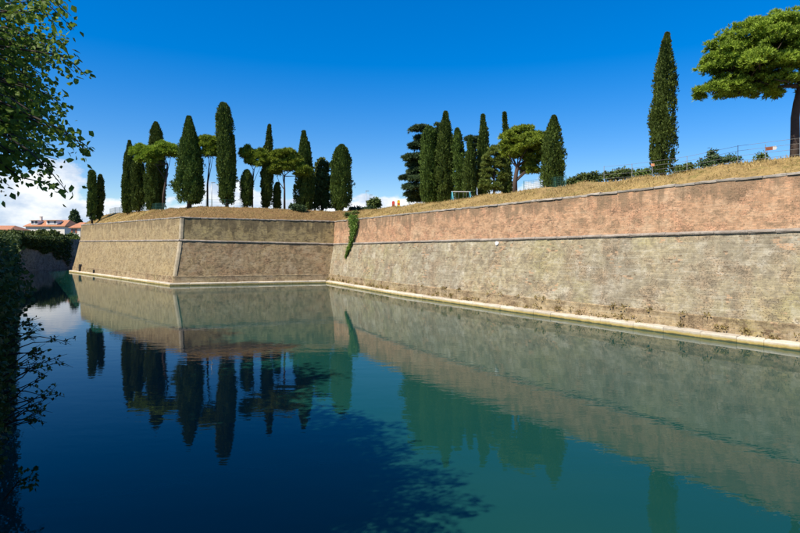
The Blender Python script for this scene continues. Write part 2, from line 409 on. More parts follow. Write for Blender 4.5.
def wall_grid(i0, i1, prof, step, vstep, amp, seed):
    """grid of the wall skin from vertex i0 to i1; prof(i) -> list of (offset, z). returns V, F, UV, nu, nv"""
    Pf = [prof(i) for i in range(len(LINE))]
    cols = []
    u = 0.0
    for i in range(i0, i1):
        a, b = LINE[i], LINE[i + 1]; ln = (b - a).length; n = max(2, int(ln / step))
        for k in range(n + (1 if i == i1 - 1 else 0)):
            s = k / n; rows = []
            for q in range(len(Pf[i]) - 1):
                (oa0, za0), (oa1, za1) = Pf[i][q], Pf[i][q + 1]; (ob0, zb0), (ob1, zb1) = Pf[i + 1][q], Pf[i + 1][q + 1]
                m = max(1, int(abs(za1 - za0) / vstep))
                m = max(1, int(round(max(abs(Pf[x][q + 1][1] - Pf[x][q][1]) for x in range(i0, i1 + 1)) / vstep)))
                for r in range(m + (1 if q == len(Pf[i]) - 2 else 0)):
                    w = r / m
                    pa = LINE[i] + NRM[i] * (oa0 + (oa1 - oa0) * w); pb = LINE[i + 1] + NRM[i + 1] * (ob0 + (ob1 - ob0) * w)
                    z = (za0 + (za1 - za0) * w) * (1 - s) + (zb0 + (zb1 - zb0) * w) * s
                    p = pa.lerp(pb, s); rows.append((p.x, p.y, z))
            zc = ZC[i] * (1 - s) + ZC[i + 1] * s
            cols.append((u + ln * s, zc, rows, rn(a, b)))
        u += ln
    nu, nv = len(cols), len(cols[0][2])
    V = []; UV = []
    for j, (uu, zc, rows, nn) in enumerate(cols):
        for k, (x, y, z) in enumerate(rows):
            d = amp * (noise.noise(Vector((uu * 0.35 + seed, z * 0.5, 0))) + 0.8 * noise.noise(Vector((uu * 1.7 + seed, z * 2.0, 3))) + 0.5 * noise.noise(Vector((uu * 4.5, z * 5.0, seed))))
            V.append((x + nn.x * d, y + nn.y * d, z)); UV.append((uu, z - zc))
    idx = np.arange(nu * nv).reshape(nu, nv)
    Fq = np.stack([idx[:-1, :-1], idx[:-1, 1:], idx[1:, 1:], idx[1:, :-1]], -1).reshape(-1, 4)
    return np.array(V), Fq, np.array(UV)

def wall_part(name, i0, i1, prof, mat, parent, step=0.28, vstep=0.2, amp=0.035, seed=0.0):
    V, Fq, UV = wall_grid(i0, i1, prof, step, vstep, amp, seed)
    return link(name, mesh(name, V, Fq, mat, UV, True), parent)

Z_FOOT, Z_PL = 0.36, 1.25
P_plinth = lambda i: [(0.50, -0.6), (0.52, Z_FOOT), (0.62, Z_PL - 0.06), (0.60, Z_PL), (0.71, Z_PL + 0.05)]
P_low = lambda i: [(0.70, Z_PL), (1.74, ZC[i])]
P_up = lambda i: [(1.80, ZC[i] - 0.02), (O_TOP, ZT[i])]

curtain = thing('curtain_wall', 'long curtain wall of salmon brick above grey battered masonry, rising from the moat', 'fortress wall', (LINE[3].x, LINE[3].y, 0))
bastion = thing('bastion_wall', 'tan masonry bastion with angled shoulder corner standing out into the moat', 'fortress wall', (LINE[iB].x, LINE[iB].y, 0))
for w in (curtain, bastion): w.location = (0, 0, 0)
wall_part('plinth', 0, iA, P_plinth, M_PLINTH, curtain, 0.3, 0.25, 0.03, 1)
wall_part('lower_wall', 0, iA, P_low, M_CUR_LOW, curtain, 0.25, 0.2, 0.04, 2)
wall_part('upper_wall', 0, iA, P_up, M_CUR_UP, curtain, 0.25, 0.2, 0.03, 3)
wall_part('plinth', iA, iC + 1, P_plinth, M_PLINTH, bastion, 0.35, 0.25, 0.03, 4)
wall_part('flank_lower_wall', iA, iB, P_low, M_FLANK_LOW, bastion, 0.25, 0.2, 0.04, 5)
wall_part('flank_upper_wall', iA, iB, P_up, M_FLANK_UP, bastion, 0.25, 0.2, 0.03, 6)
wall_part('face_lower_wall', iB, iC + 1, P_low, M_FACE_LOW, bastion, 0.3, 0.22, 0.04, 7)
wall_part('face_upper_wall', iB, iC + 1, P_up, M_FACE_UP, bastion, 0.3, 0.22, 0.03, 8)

# dressed stones along the wall: each one an object that shares a few meshes
rng0 = random.Random(4)
def stone_profile(poly, bev=0.012, jit=0.012, seed=0):
    """polygon in (y outward-, z up) swept over x in 0..1, ends a little shrunk"""
    rr = random.Random(seed); n = len(poly); V = []
    cy = sum(p[0] for p in poly) / n; cz = sum(p[1] for p in poly) / n
    xs = [(0.0, 0.93), (0.015, 1.0), (0.33, 1.0), (0.66, 1.0), (0.985, 1.0), (1.0, 0.93)]
    for x, s in xs:
        for (y, z) in poly: V.append((x, cy + (y - cy) * s + rr.uniform(-jit, jit), cz + (z - cz) * s + rr.uniform(-jit, jit)))
    m = len(xs)
    Fq = np.array([(a * n + k, (a + 1) * n + k, (a + 1) * n + (k + 1) % n, a * n + (k + 1) % n) for a in range(m - 1) for k in range(n)])
    return V, [Fq, np.array([list(range(n)), [(m - 1) * n + k for k in range(n)][::-1]])]
def stone_meshes(name, poly, mat, k=5, jit=0.012):
    r = []
    for s in range(k):
        V, Fs = stone_profile(poly, jit=jit, seed=s + len(name)); r.append(mesh(name, V, Fs, mat))
    return r
# y is measured inward from the wall's face
cord_poly = [(0.20, -0.12), (-0.05, -0.12), (-0.12, -0.085), (-0.155, -0.03), (-0.155, 0.035), (-0.11, 0.09), (-0.03, 0.125), (0.20, 0.15)]
cop_poly = [(0.0 - 0.07, -0.06), (-0.07, 0.05), (0.0, 0.09), (0.50, 0.10), (0.50, -0.06)]
foot_poly = [(0.0, -0.8), (0.0, 0.28), (0.04, 0.34), (0.30, 0.375), (0.56, 0.39), (0.56, -0.8)]
ST = {'cordon_stone': (stone_meshes('cordon_stone', cord_poly, M_CORDON), 1.25),
      'coping_stone': (stone_meshes('coping_stone', cop_poly, M_COPING, jit=0.02), 1.15),
      'footing_stone': (stone_meshes('footing_stone', foot_poly, M_FOOT, jit=0.015), 1.9)}
def run_stones(kind, i0, i1, off, zf, parent, gap=0.012, zj=0.012):
    meshes, ln0 = ST[kind]
    for i in range(i0, i1):
        a = LINE[i] + NRM[i] * off; b = LINE[i + 1] + NRM[i + 1] * off
        a3 = Vector((a.x, a.y, zf(i))); b3 = Vector((b.x, b.y, zf(i + 1)))
        ln = (b3 - a3).length; d = (b3 - a3) / ln
        cuts = [0.0]
        while cuts[-1] < ln - ln0 * 0.7: cuts.append(cuts[-1] + ln0 * rng0.uniform(0.75, 1.3))
        k = ln / cuts[-1]; cuts = [c * k for c in cuts]
        y = Vector((d.y, -d.x, 0)).normalized(); z = d.cross(y); z = -z if z.z < 0 else z
        for c0, c1 in zip(cuts[:-1], cuts[1:]):
            p = a3 + d * c0; ex = d * (c1 - c0 - gap); dz = rng0.uniform(-zj, zj); dy = rng0.uniform(-zj, zj)
            M = Matrix(((ex.x, y.x, z.x, p.x + y.x * dy), (ex.y, y.y, z.y, p.y + y.y * dy), (ex.z, y.z, z.z, p.z + dz), (0, 0, 0, 1)))
            link(kind, rng0.choice(meshes), parent, mat=M)
for (i0, i1, par) in ((0, iA, curtain), (iA, iC + 1, bastion)):
    run_stones('cordon_stone', i0, i1, O_COR, lambda i: ZC[i], par)
    run_stones('coping_stone', i0, i1, O_TOP, lambda i: ZT[i], par, zj=0.03)
    run_stones('footing_stone', i0, i1, 0.0, lambda i: 0.0, par, zj=0.02)

# quoins up the shoulder of the bastion
def quoins(i):
    d1 = (LINE[i - 1] - LINE[i]).normalized(); d2 = (LINE[i + 1] - LINE[i]).normalized()
    def corner(z):
        if z < ZC[i] - 0.1: o = 0.70 + (1.74 - 0.70) * (z - Z_PL) / (ZC[i] - Z_PL)
        else: o = 1.80 + 0.2 * (z - ZC[i]) / (ZT[i] - ZC[i])
        return LINE[i] + NRM[i] * (o - 0.055)
    z = Z_PL + 0.06; k = 0
    while z < ZT[i] - 0.3:
        h = rng0.uniform(0.8, 1.2)
        if z < ZC[i] - 0.2 < z + h: h = ZC[i] - 0.19 - z
        if z > ZC[i] - 0.2 and z < ZC[i] + 0.2: z = ZC[i] + 0.21
        z1 = min(z + h - 0.003, ZT[i] - 0.09)
        l1, l2 = (0.40, 0.36); l1 *= rng0.uniform(0.95, 1.05); l2 *= rng0.uniform(0.95, 1.05)
        V = []
        for zz in (z, z1):
            c = corner(zz); inn = NRM[i].normalized() * 0.3; ch = 0.14
            for p in (c + d1 * l1, c + d1 * ch + NRM[i] * 0.0, c + d1 * ch * .35 + d2 * ch * .35, c + d2 * ch, c + d2 * l2, c + d2 * l2 + rn(LINE[i], LINE[i + 1]) * 0.3, c + NRM[i] * 0.3, c + d1 * l1 + rn(LINE[i - 1], LINE[i]) * 0.3):
                V.append((p.x, p.y, zz))
        n = 8
        Fs = [np.array([(q, (q + 1) % n, n + (q + 1) % n, n + q) for q in range(n)]), np.array([list(range(n))[::-1], list(range(n, 2 * n))])]
        link('quoin', mesh('quoin', V, Fs, M_QUOIN), bastion)
        z += h; k += 1
quoins(iB)

# white round stone set in the curtain under the string course
pW = at(497, 243.5, 1); dirW = Vector((pW.x, 1.0))
def on_wall(px, off, i0=0, i1=iA):
    """point of the wall line (at an inward offset) seen in photo column px, with section index and fraction"""
    r = (px - CX) / F
    for i in range(i0, i1):
        a = LINE[i] + NRM[i] * off; b = LINE[i + 1] + NRM[i + 1] * off
        fa = a.x - r * a.y; fb = b.x - r * b.y
        if fa * fb <= 0 and fa != fb:
            s = fa / (fa - fb); p = a.lerp(b, s)
            if p.y > 1: return p, i, s
p, i, s = on_wall(497, 1.60)
nW = rn(LINE[i], LINE[i + 1]); zW = HC + (HY - 243.5) / F * p.y
mb = MB(); ring = []
V = []
for (rad, dep) in ((0.22, 0.06), (0.22, -0.05), (0.18, -0.08), (0.09, -0.09)):
    for k in range(14):
        a = 2 * math.pi * k / 14; rr = rad * (1 + 0.06 * math.sin(3 * a + 1))
        V.append((math.cos(a) * rr, dep, math.sin(a) * rr * 0.9))
Fq = [(a * 14 + k, a * 14 + (k + 1) % 14, (a + 1) * 14 + (k + 1) % 14, (a + 1) * 14 + k) for a in range(3) for k in range(14)]
mb.add(V, [np.array(Fq), np.array([list(range(42, 56))])])
o = mb.obj('stone_boss', M_WHITE, curtain); o.location = (p.x, p.y, zW); o.rotation_euler = (0, 0, math.atan2(nW.y, nW.x) - math.pi / 2)

# dark drain mouth at the foot of the bastion face
for px, hh, ww in ((79, 1.5, 0.75), (93, 0.7, 0.35)):
    p, i, s = on_wall(px, 0.30, iB, iC); n = rn(LINE[i], LINE[i + 1])
    mb = MB(); poly = [(-ww / 2, 0)] + [(-ww / 2, hh * .7)] + [(math.cos(a) * ww / 2, hh * .7 + math.sin(a) * hh * .3) for a in np.linspace(math.pi, 0, 7)[1:-1]] + [(ww / 2, hh * .7), (ww / 2, 0)]
    mb.prism(poly, 0.0, 0.75)
    o = mb.obj('drain_mouth', M_DARK, bastion); o.location = (p.x, p.y, 0.30); o.rotation_euler = (0, 0, math.atan2(n.y, n.x) - math.pi / 2)

# ------------------------------------------------------------------ earthwork on top of the walls
def slope_rows():
    offs = [O_TOP + 0.42, 3.0, 3.8, 4.7, 5.5, O_CREST, 7.2, 8.6, 11.0, 14.0]
    cols = []
    for i in range(len(LINE) - 1):
        a, b = LINE[i], LINE[i + 1]; n = max(3, int((b - a).length / 0.7))
        for k in range(n + (1 if i == len(LINE) - 2 else 0)):
            s = k / n; col = []
            zt = ZT[i] * (1 - s) + ZT[i + 1] * s + 0.07; zg = ZG[i] * (1 - s) + ZG[i + 1] * s
            for o in offs:
                p = (LINE[i] + NRM[i] * o).lerp(LINE[i + 1] + NRM[i + 1] * o, s)
                if O_TOP < o <= O_CREST and 50 < 1:
                    pass
                w = min(1, max(0, (o - offs[0]) / (O_CREST - offs[0])))
                w = w ** 0.8
                nz = 0.26 * noise.noise(Vector((p.x * .3, p.y * .3, 1))) + 0.08 * noise.noise(Vector((p.x * 1.1, p.y * 1.1, 5)))
                col.append((p.x, p.y, zt + (zg - zt) * w + nz * (0 if o == offs[0] else min(1, w * 3)) - max(0, o - O_CREST) * 0.02))
            cols.append(col)
    nu, nv = len(cols), len(offs)
    V = np.array([q for c in cols for q in c]); idx = np.arange(nu * nv).reshape(nu, nv)
    Fq = np.stack([idx[:-1, :-1], idx[:-1, 1:], idx[1:, 1:], idx[1:, :-1]], -1).reshape(-1, 4)
    # sections on the bastion are browner
    nb = [max(3, int((LINE[i + 1] - LINE[i]).length / 0.7)) for i in range(len(LINE) - 1)]
    cut = sum(nb[:iA]); mi = np.zeros((nu - 1, nv - 1), np.int32); mi[cut - 4:cut + nb[iA] + 30] = 1
    return V, Fq, mi.ravel(), idx
SV, SF, smi, sidx = slope_rows()
slope = link('grass_bank', mesh('grass_bank', SV, SF, [M_SLOPE, M_SLOPE2], None, True, smi)); tag(slope, kind='structure')
# flat ground inside the fortress
inner = [LINE[i] + NRM[i] * 5.0 for i in range(len(LINE))]
poly = [(p.x, p.y, 10.25 if 0 < i < 9 else 9.8) for i, p in enumerate(inner)] + [(60, 900, 9.8), (1800, 900, 9.8), (1800, -60, 9.8), (60, -60, 9.8)]
yard = link('ground', mesh('ground', poly, np.array([list(range(len(poly)))]), M_EARTH)); tag(yard, kind='structure')
BVH = BVHTree.FromPolygons([Vector(v) for v in SV.tolist()] + [Vector(v) for v in poly], [tuple(f) for f in SF.tolist()] + [tuple(len(SV) + k for k in range(len(poly)))])
def floor_z(x, y, default=10.3):
    h = BVH.ray_cast(Vector((x, y, 60)), Vector((0, 0, -1)))
    return h[0].z if h[0] is not None else default

# dry grass on the bank
rngg = np.random.default_rng(11)
def grass():
    P = []
    V3 = SV[sidx]                                     # nu,nv,3
    n = 60000
    nu, nv = sidx.shape
    a = rngg.integers(0, nu - 1, n * 2); b = rngg.integers(0, 6, n * 2)
    cw = np.linalg.norm(V3[a + 1, b] - V3[a, b], axis=1) * np.linalg.norm(V3[a, b + 1] - V3[a, b], axis=1)
    keep = rngg.random(n * 2) < cw / cw.max() * 1.0
    a, b = a[keep], b[keep]; s = rngg.random(len(a))[:, None]; w = rngg.random(len(a))[:, None]
    p = (V3[a, b] * (1 - s) + V3[a + 1, b] * s) * (1 - w) + (V3[a, b + 1] * (1 - s) + V3[a + 1, b + 1] * s) * w
    clump = np.array([noise.noise(Vector((q[0] * .5, q[1] * .5, 2))) for q in p])
    k = clump + rngg.normal(size=len(p)) * .25 > -0.15; p = p[k]
    d = unit(np.array([0, 0, 1.0]) + rngg.normal(size=(len(p), 3)) * .45)
    L = rngg.uniform(.08, .30, len(p)); Wd = rngg.uniform(.012, .03, len(p))
    return kites(rngg, p - [0, 0, .02], d, L, Wd)
V, Fq = grass()
tag(link('dry_grass', mesh('dry_grass', V, Fq, M_DRY)), 'short dry straw-coloured grass covering the bank above the walls', 'grass', kind='stuff')

# weeds rooted along the plinth of the curtain
def weeds():
    rg = np.random.default_rng(5); Vs = []; Fs = []; n = 0
    tot = [(LINE[i + 1] - LINE[i]).length for i in range(iA)]
    for i in range(iA):
        for q in range(int(tot[i] * 3.0)):
            if rg.random() < .45: continue
            s = rg.random(); low = rg.random() < .8
            o, z = (0.56, rg.uniform(.40, .75)) if low else (0.66, Z_PL + .04)
            p = (LINE[i] + NRM[i] * o).lerp(LINE[i + 1] + NRM[i + 1] * o, s); m = rg.integers(18, 44)
            P = np.array([p.x, p.y, z]) + rg.normal(size=(m, 3)) * [.12, .12, .07]
            nn = rn(LINE[i], LINE[i + 1]); d = unit(rg.normal(size=(m, 3)) * .6 + [-nn.x * .6, -nn.y * .6, .4])
            V, f = kites(rg, P, d, rg.uniform(.10, .26, m), rg.uniform(.02, .05, m)); Vs.append(V); Fs.append(f + n); n += len(V)
    return np.concatenate(Vs), np.concatenate(Fs)
V, Fq = weeds()
tag(link('wall_weeds', mesh('wall_weeds', V, Fq, M_WEED)), 'small dry weeds rooted in the foot of the brick wall', 'weeds', kind='stuff')

# water
wv = [(-420, -60, 0), (160, -60, 0), (160, 420, 0), (-420, 420, 0)]
tag(link('water', mesh('water', wv, np.array([[0, 1, 2, 3]]), M_WATER)), kind='structure')

# ------------------------------------------------------------------ the near bank and the counterscarp on the left
EDGE = [(16, -20, 5.0), (-0.9, -0.6, 5.0), (-8.3, 10.8, 5.0), (-20.5, 28.5, 5.3), (-42.5, 60.5, 6.2), (-80.5, 116, 7.2), (-83.5, 141, 7.2), (-70, 185, 7.0), (-20, 240, 7.0)]
EV = [Vector(e) for e in EDGE]
def bank_wall():
    cols = []; u = 0
    for i in range(len(EV) - 1):
        ln = (EV[i + 1] - EV[i]).length; n = max(2, int(ln / 0.8))
        for k in range(n + (1 if i == len(EV) - 2 else 0)):
            p = EV[i].lerp(EV[i + 1], k / n); cols.append((u + ln * k / n, p))
        u += ln
    V = []; UV = []; nv = 12
    for uu, p in cols:
        for r in range(nv):
            z = -0.6 + (p.z + .6) * r / (nv - 1)
            dx = 0.06 * noise.noise(Vector((uu * .6, z * .8, 9)))
            V.append((p.x + dx, p.y + dx, z)); UV.append((uu, z))
    idx = np.arange(len(cols) * nv).reshape(len(cols), nv)
    Fq = np.stack([idx[:-1, :-1], idx[1:, :-1], idx[1:, 1:], idx[:-1, 1:]], -1).reshape(-1, 4)
    return mesh('counterscarp_wall', V, Fq, M_COUNTER, UV, True)
cs = thing('counterscarp_wall', 'shaded grey outer moat wall overgrown with ivy, facing the bastion', 'moat wall')
link('wall_face', bank_wall(), cs)
mb = MB()
for a, b in zip(EV[1:-1], EV[2:]):
    pass
n = len(EV)
outer = [(16, -400, 5), (-500, -400, 5), (-900, 0, 5.5), (-1100, 300, 7), (-1100, 900, 7.5), (-20, 900, 7.5)]
bpoly = [tuple(e) for e in EV] + outer[::-1]
bv = [Vector(p) for p in bpoly]
from mathutils.geometry import tessellate_polygon
tri = tessellate_polygon([[Vector((p[0], p[1], 0)) for p in bpoly]])
tag(link('bank_ground', mesh('bank_ground', [(p[0], p[1], p[2] - 0.02) for p in bpoly], np.array(tri), M_EARTH)), kind='structure')
BB = BVHTree.FromPolygons(bv, [tuple(q) for q in tri])
def bank_z(x, y):
    h = BB.ray_cast(Vector((x, y, 60)), Vector((0, 0, -1))); return h[0].z if h[0] is not None else 5.0

# far sheet of land and low wooded hills to the horizon
fp = [(-6000, 880, 6.5), (6000, 880, 6.5), (9000, 9000, 6.5), (-9000, 9000, 6.5)]
tag(link('plain', mesh('plain', fp, np.array([[0, 1, 2, 3]]), M_EARTH)), kind='structure')
V = []; nh = 160
for k in range(nh):
    x = -6000 + 12000 * k / (nh - 1)
    zz = 70 + 45 * noise.noise(Vector((x * .0006, 3, 0))) + 14 * noise.noise(Vector((x * .003, 8, 0)))
    V += [(x, 3300, 0), (x, 3500, zz * .75), (x, 3900, zz * 1.15), (x, 5000, 0)]
idx = np.arange(nh * 4).reshape(nh, 4)
tag(link('hills', mesh('hills', V, np.stack([idx[:-1, :-1], idx[1:, :-1], idx[1:, 1:], idx[:-1, 1:]], -1).reshape(-1, 4), M_HILL, None, True)), kind='structure')

# ------------------------------------------------------------------ trees
def lathe_core(prof, H, Rr, k, n=12, m=14):
    V = []; ts = np.linspace(0.02, 0.97, m)
    for tt in ts:
        r = np.interp(tt, *prof) * Rr * k
        for q in range(n):
            a = 2 * math.pi * q / n; V.append((math.cos(a) * r, math.sin(a) * r, tt * H))
    Fq = np.array([(i * n + q, i * n + (q + 1) % n, (i + 1) * n + (q + 1) % n, (i + 1) * n + q) for i in range(m - 1) for q in range(n)])
    return np.array(V), Fq

PROF = {
 'column': ([0, .03, .10, .35, .65, .85, .95, 1.0], [.60, .78, .90, 1.0, .92, .62, .28, .03]),
 'spindle': ([0, .04, .15, .35, .6, .8, .93, 1.0], [.60, .78, .94, 1.0, .78, .44, .16, .02]),
 'cone': ([0, .04, .12, .28, .5, .7, .85, 1.0], [.60, .85, 1.0, .97, .74, .48, .26, .03]),
 'egg': ([0, .04, .15, .4, .65, .85, .95, 1.0], [.60, .80, .92, 1.0, .90, .60, .32, .05]),
 'needle': ([0, .04, .15, .35, .6, .76, .86, .93, 1.0], [.45, .75, .95, 1.0, .84, .60, .34, .13, .05]),
 'blunt': ([0, .04, .12, .3, .6, .85, .95, 1.0], [.55, .75, .90, 1.0, .94, .76, .52, .12])}

def cypress_crown(rng, H, Rr, prof, px_m, rag=0.16, dens=1.0):
    """upright plumes of small sprays over a closed core"""
    area = 2 * math.pi * Rr * H * .7
    sl = max(0.15, min(0.34, 3.1 / px_m))                      # spray length
    n_pl = int(area * 5.6) + 60
    t0 = rng.random(n_pl) ** 0.92 * 0.975; an = rng.random(n_pl) * 2 * math.pi
    sd = float(rng.random()) * 90
    lob = np.array([noise.noise(Vector((math.cos(a) * 1.3 + sd, math.sin(a) * 1.3, q * H * .30))) + .6 * noise.noise(Vector((math.cos(a) * 3 + sd, math.sin(a) * 3, q * H * .8))) for a, q in zip(an, t0)])
    r0 = np.interp(t0, *prof) * Rr * (0.86 + rag * 1.3 * lob + rng.normal(size=n_pl) * .04) * np.where(rng.random(n_pl) < .42, rng.uniform(.15, .8, n_pl), 1) * np.where(rng.random(n_pl) < .12, rng.uniform(1.08, 1.26, n_pl), 1)
    hp = rng.uniform(.7, 1.7, n_pl) * (0.6 + .4 * Rr ** .5); prad = rng.uniform(.16, .32, n_pl) * (.55 + .45 * Rr)
    hp = np.minimum(hp, H * 1.0 - t0 * H + .05); lim0 = np.interp(np.clip(t0 + hp / H * .6, 0, 1), *prof) * Rr
    prad = np.minimum(prad, .55 * lim0 + .03)
    per = int(58 * dens * max(1, .24 / sl))
    k = np.repeat(np.arange(n_pl), per); s = rng.random(len(k)) ** .8
    rr = prad[k] * (1 - s) ** .6 * np.sqrt(rng.random(len(k))) * 1.15; aa = rng.random(len(k)) * 2 * math.pi
    zz = t0[k] * H + s * hp[k]
    lim = np.interp(np.clip(zz / H, 0, 1), *prof) * Rr * 1.24 + .03
    rb = np.minimum(r0[k], lim)
    P = np.stack([np.cos(an[k]) * rb + np.cos(aa) * rr, np.sin(an[k]) * rb + np.sin(aa) * rr, np.minimum(zz, H * 1.0)], -1)
    out = np.stack([np.cos(aa), np.sin(aa), np.zeros(len(k))], -1)
    radial = np.stack([np.cos(an[k]), np.sin(an[k]), np.zeros(len(k))], -1)
    D = unit(out * .35 + radial * .35 + np.array([0, 0, .9]) + rng.normal(size=(len(k), 3)) * .25)
    L = rng.uniform(.6, 1.25, len(k)) * sl
    lean = rng.normal(size=2) * .018
    P[:, 0] += lean[0] * H * (P[:, 2] / H) ** 2; P[:, 1] += lean[1] * H * (P[:, 2] / H) ** 2
    V, Fq = kites(rng, P, D, L, L * .24, face=unit(out * .7 + radial * .8 + [0, 0, .25]), loose=.35)
    return V, [Fq]

def needle_clump(rng, C, radii, n_sub, n_tuft, needles, L, up=0.6, under=-0.35, subr=(.45, .75)):
    """foliage pads on ellipsoid C,radii made of sub-clumps of needle tufts"""
    d = rand_dirs(rng, n_sub * 4); d = d[d[:, 2] > under][:n_sub]
    sc = np.array(C) + d * np.array(radii) * rng.uniform(.62, .98, (len(d), 1))
    sr = rng.uniform(*subr, len(d))
    k = np.repeat(np.arange(len(d)), n_tuft)
    dd = rand_dirs(rng, len(k)); dd[:, 2] = np.abs(dd[:, 2]) * .9 - .25
    tp = sc[k] + dd * sr[k][:, None] * np.array([1, 1, .62]) * rng.uniform(.5, 1, (len(k), 1))
    q = np.repeat(np.arange(len(k)), needles)
    D = unit(dd[q] * .7 + np.array([0, 0, up]) + rng.normal(size=(len(q), 3)) * .6)
    Ls = rng.uniform(.7, 1.2, len(q)) * L
    return kites(rng, tp[q], D, Ls, Ls * .10, face=unit(dd[q] + [0, 0, .5]), loose=.5), sc

TREES = []
def tree(name, label, cat, base, group, parts):
    e = thing(name, label, cat, base, group)
    for nm, me in parts: link(nm, me, e)
    return e

def cypress(px0, px1, ytop, Y, prof, label, seed, group='cypress trees on the ramparts', rag=.24, ybase=None):
    xc = (px0 + px1) / 2; X = (xc - CX) / F * Y
    z0 = floor_z(X, Y); ztop = HC + (HY - ytop) / F * Y
    H = ztop - z0; Rr = (px1 - px0) / 2 / F * Y
    rng = np.random.default_rng(seed)
    gapz = .35 if seed in (7, 8) else .05
    V, Fs = cypress_crown(rng, H - gapz, Rr * .90, PROF[prof], F * 1.28 / Y, rag)
    if seed not in (2, 9, 11, 16, 17, 19):                 # side spires make the outline ragged
        for q in range(2 if Rr > 1.0 and seed != 21 else 1):
            k = rng.uniform(.62, .90) if seed != 21 else .93; a = rng.choice([0, math.pi]) + rng.normal() * .5
            V2, F2 = cypress_crown(rng, (H - gapz) * k, Rr * (.46 if seed != 21 else .5), PROF['spindle'], F * 1.28 / Y, rag, .8)
            V2 = V2 + [math.cos(a) * Rr * (.42 if seed != 21 else .3), math.sin(a) * Rr * .35, 0]
            Fs = Fs + [f + len(V) for f in F2]; V = np.concatenate([V, V2])
    V = V + [0, 0, gapz]
    cm = mesh('crown', V, Fs, M_CYP)
    tm = MB().tube([(0, 0, -.3), (0.02, 0, gapz + H * .1), (0, .03, H * .6)], [.10 + Rr * .14, .09 + Rr * .10, .03], 8).mesh('trunk', M_BARK, True)
    return tree('cypress_tree', label, 'cypress', (X, Y, z0), group, [('trunk', tm), ('crown', cm)])

G_L = 'cypress trees on the bastion'; G_R = 'cypress trees along the curtain wall'
cypress(87.5, 96.5, 171, 112, 'blunt', 'slim dark cypress, taller of the pair at the bastion tip', 1, G_L)
cypress(95.5, 103.5, 175.5, 113.5, 'column', 'slim dark cypress, shorter of the pair at the bastion tip', 2, G_L)
cypress(122, 134.5, 142, 106, 'spindle', 'tall pointed cypress beside the flat pine at the railing end', 3, G_L)
cypress(132, 146, 158, 104, 'column', 'yellowish cypress standing under the left half of the flat pine', 4, G_L)
cypress(145, 158, 160, 101, 'column', 'cypress under the flat pine between the tall cypress and its neighbour', 5, G_L)
cypress(149, 166, 123, 103, 'column', 'very tall cypress rising through the flat pine crown', 6, G_L)
cypress(174.5, 204, 117.5, 87, 'cone', 'broad ragged cypress with wide base and stepped top', 7, G_L, rag=.34)
cypress(218, 236, 104.5, 87, 'blunt', 'tallest cypress on the bastion, thick column with blunt top', 8, G_L, rag=.2)
cypress(241, 252.5, 171.5, 88, 'egg', 'short cypress under the leaning thin pine', 9, G_L)
cypress(261.5, 272.5, 126.5, 90, 'spindle', 'narrow cypress with pointed tip between two light pines', 10, G_L)
cypress(273.5, 280, 184, 91, 'column', 'very small cypress beside the trunk of the round pine', 11, G_L)
cypress(294.5, 314.5, 132, 92, 'cone', 'dark conical cypress right beside the round pine', 12, G_L, rag=.24)
cypress(329, 352, 146, 92, 'egg', 'fat egg-shaped cypress at the corner above the hanging plant', 13, G_L, rag=.26)
cypress(419.5, 438, 128, 73, 'blunt', 'thick flat-topped cypress standing against the dark cedar', 14, G_R, rag=.2)
cypress(435, 455, 113, 72, 'needle', 'tall broad cypress with a needle tip behind the swing frame', 15, G_R, rag=.28)
cypress(453.5, 465.5, 130, 71, 'column', 'narrow cypress directly behind the teal swing frame', 16, G_R)
cypress(463, 475, 138.5, 67, 'spindle', 'shortest narrow cypress of the group behind the swing frame', 17, G_R)
cypress(477, 490.5, 116, 68, 'spindle', 'tall pointed cypress beside the loose pale green tree', 18, G_R)
cypress(502, 512, 114.5, 70, 'spindle', 'cypress whose tip shows above the big round pine', 19, G_R)
cypress(540, 565.5, 117, 57, 'spindle', 'broad cypress at the end of the row beside the green mesh fence', 20, G_R, rag=.24)
cypress(648.5, 676.5, 34, 44, 'spindle', 'solitary tall slender cypress standing alone on the curtain wall', 21, G_R, rag=.12)

def branches(mb, trunk_top, targets, r0, rng, n=7):
    for c in targets:
        a = np.array(trunk_top); b = np.array(c); mid = a * .45 + b * .55 + rng.normal(size=3) * .12; mid[2] -= np.linalg.norm(b - a) * .06
        mb.tube([tuple(a), tuple(a * .75 + mid * .25 + rng.normal(size=3) * .04), tuple(mid), tuple(b)], [r0, r0 * .8, r0 * .5, r0 * .18], n)

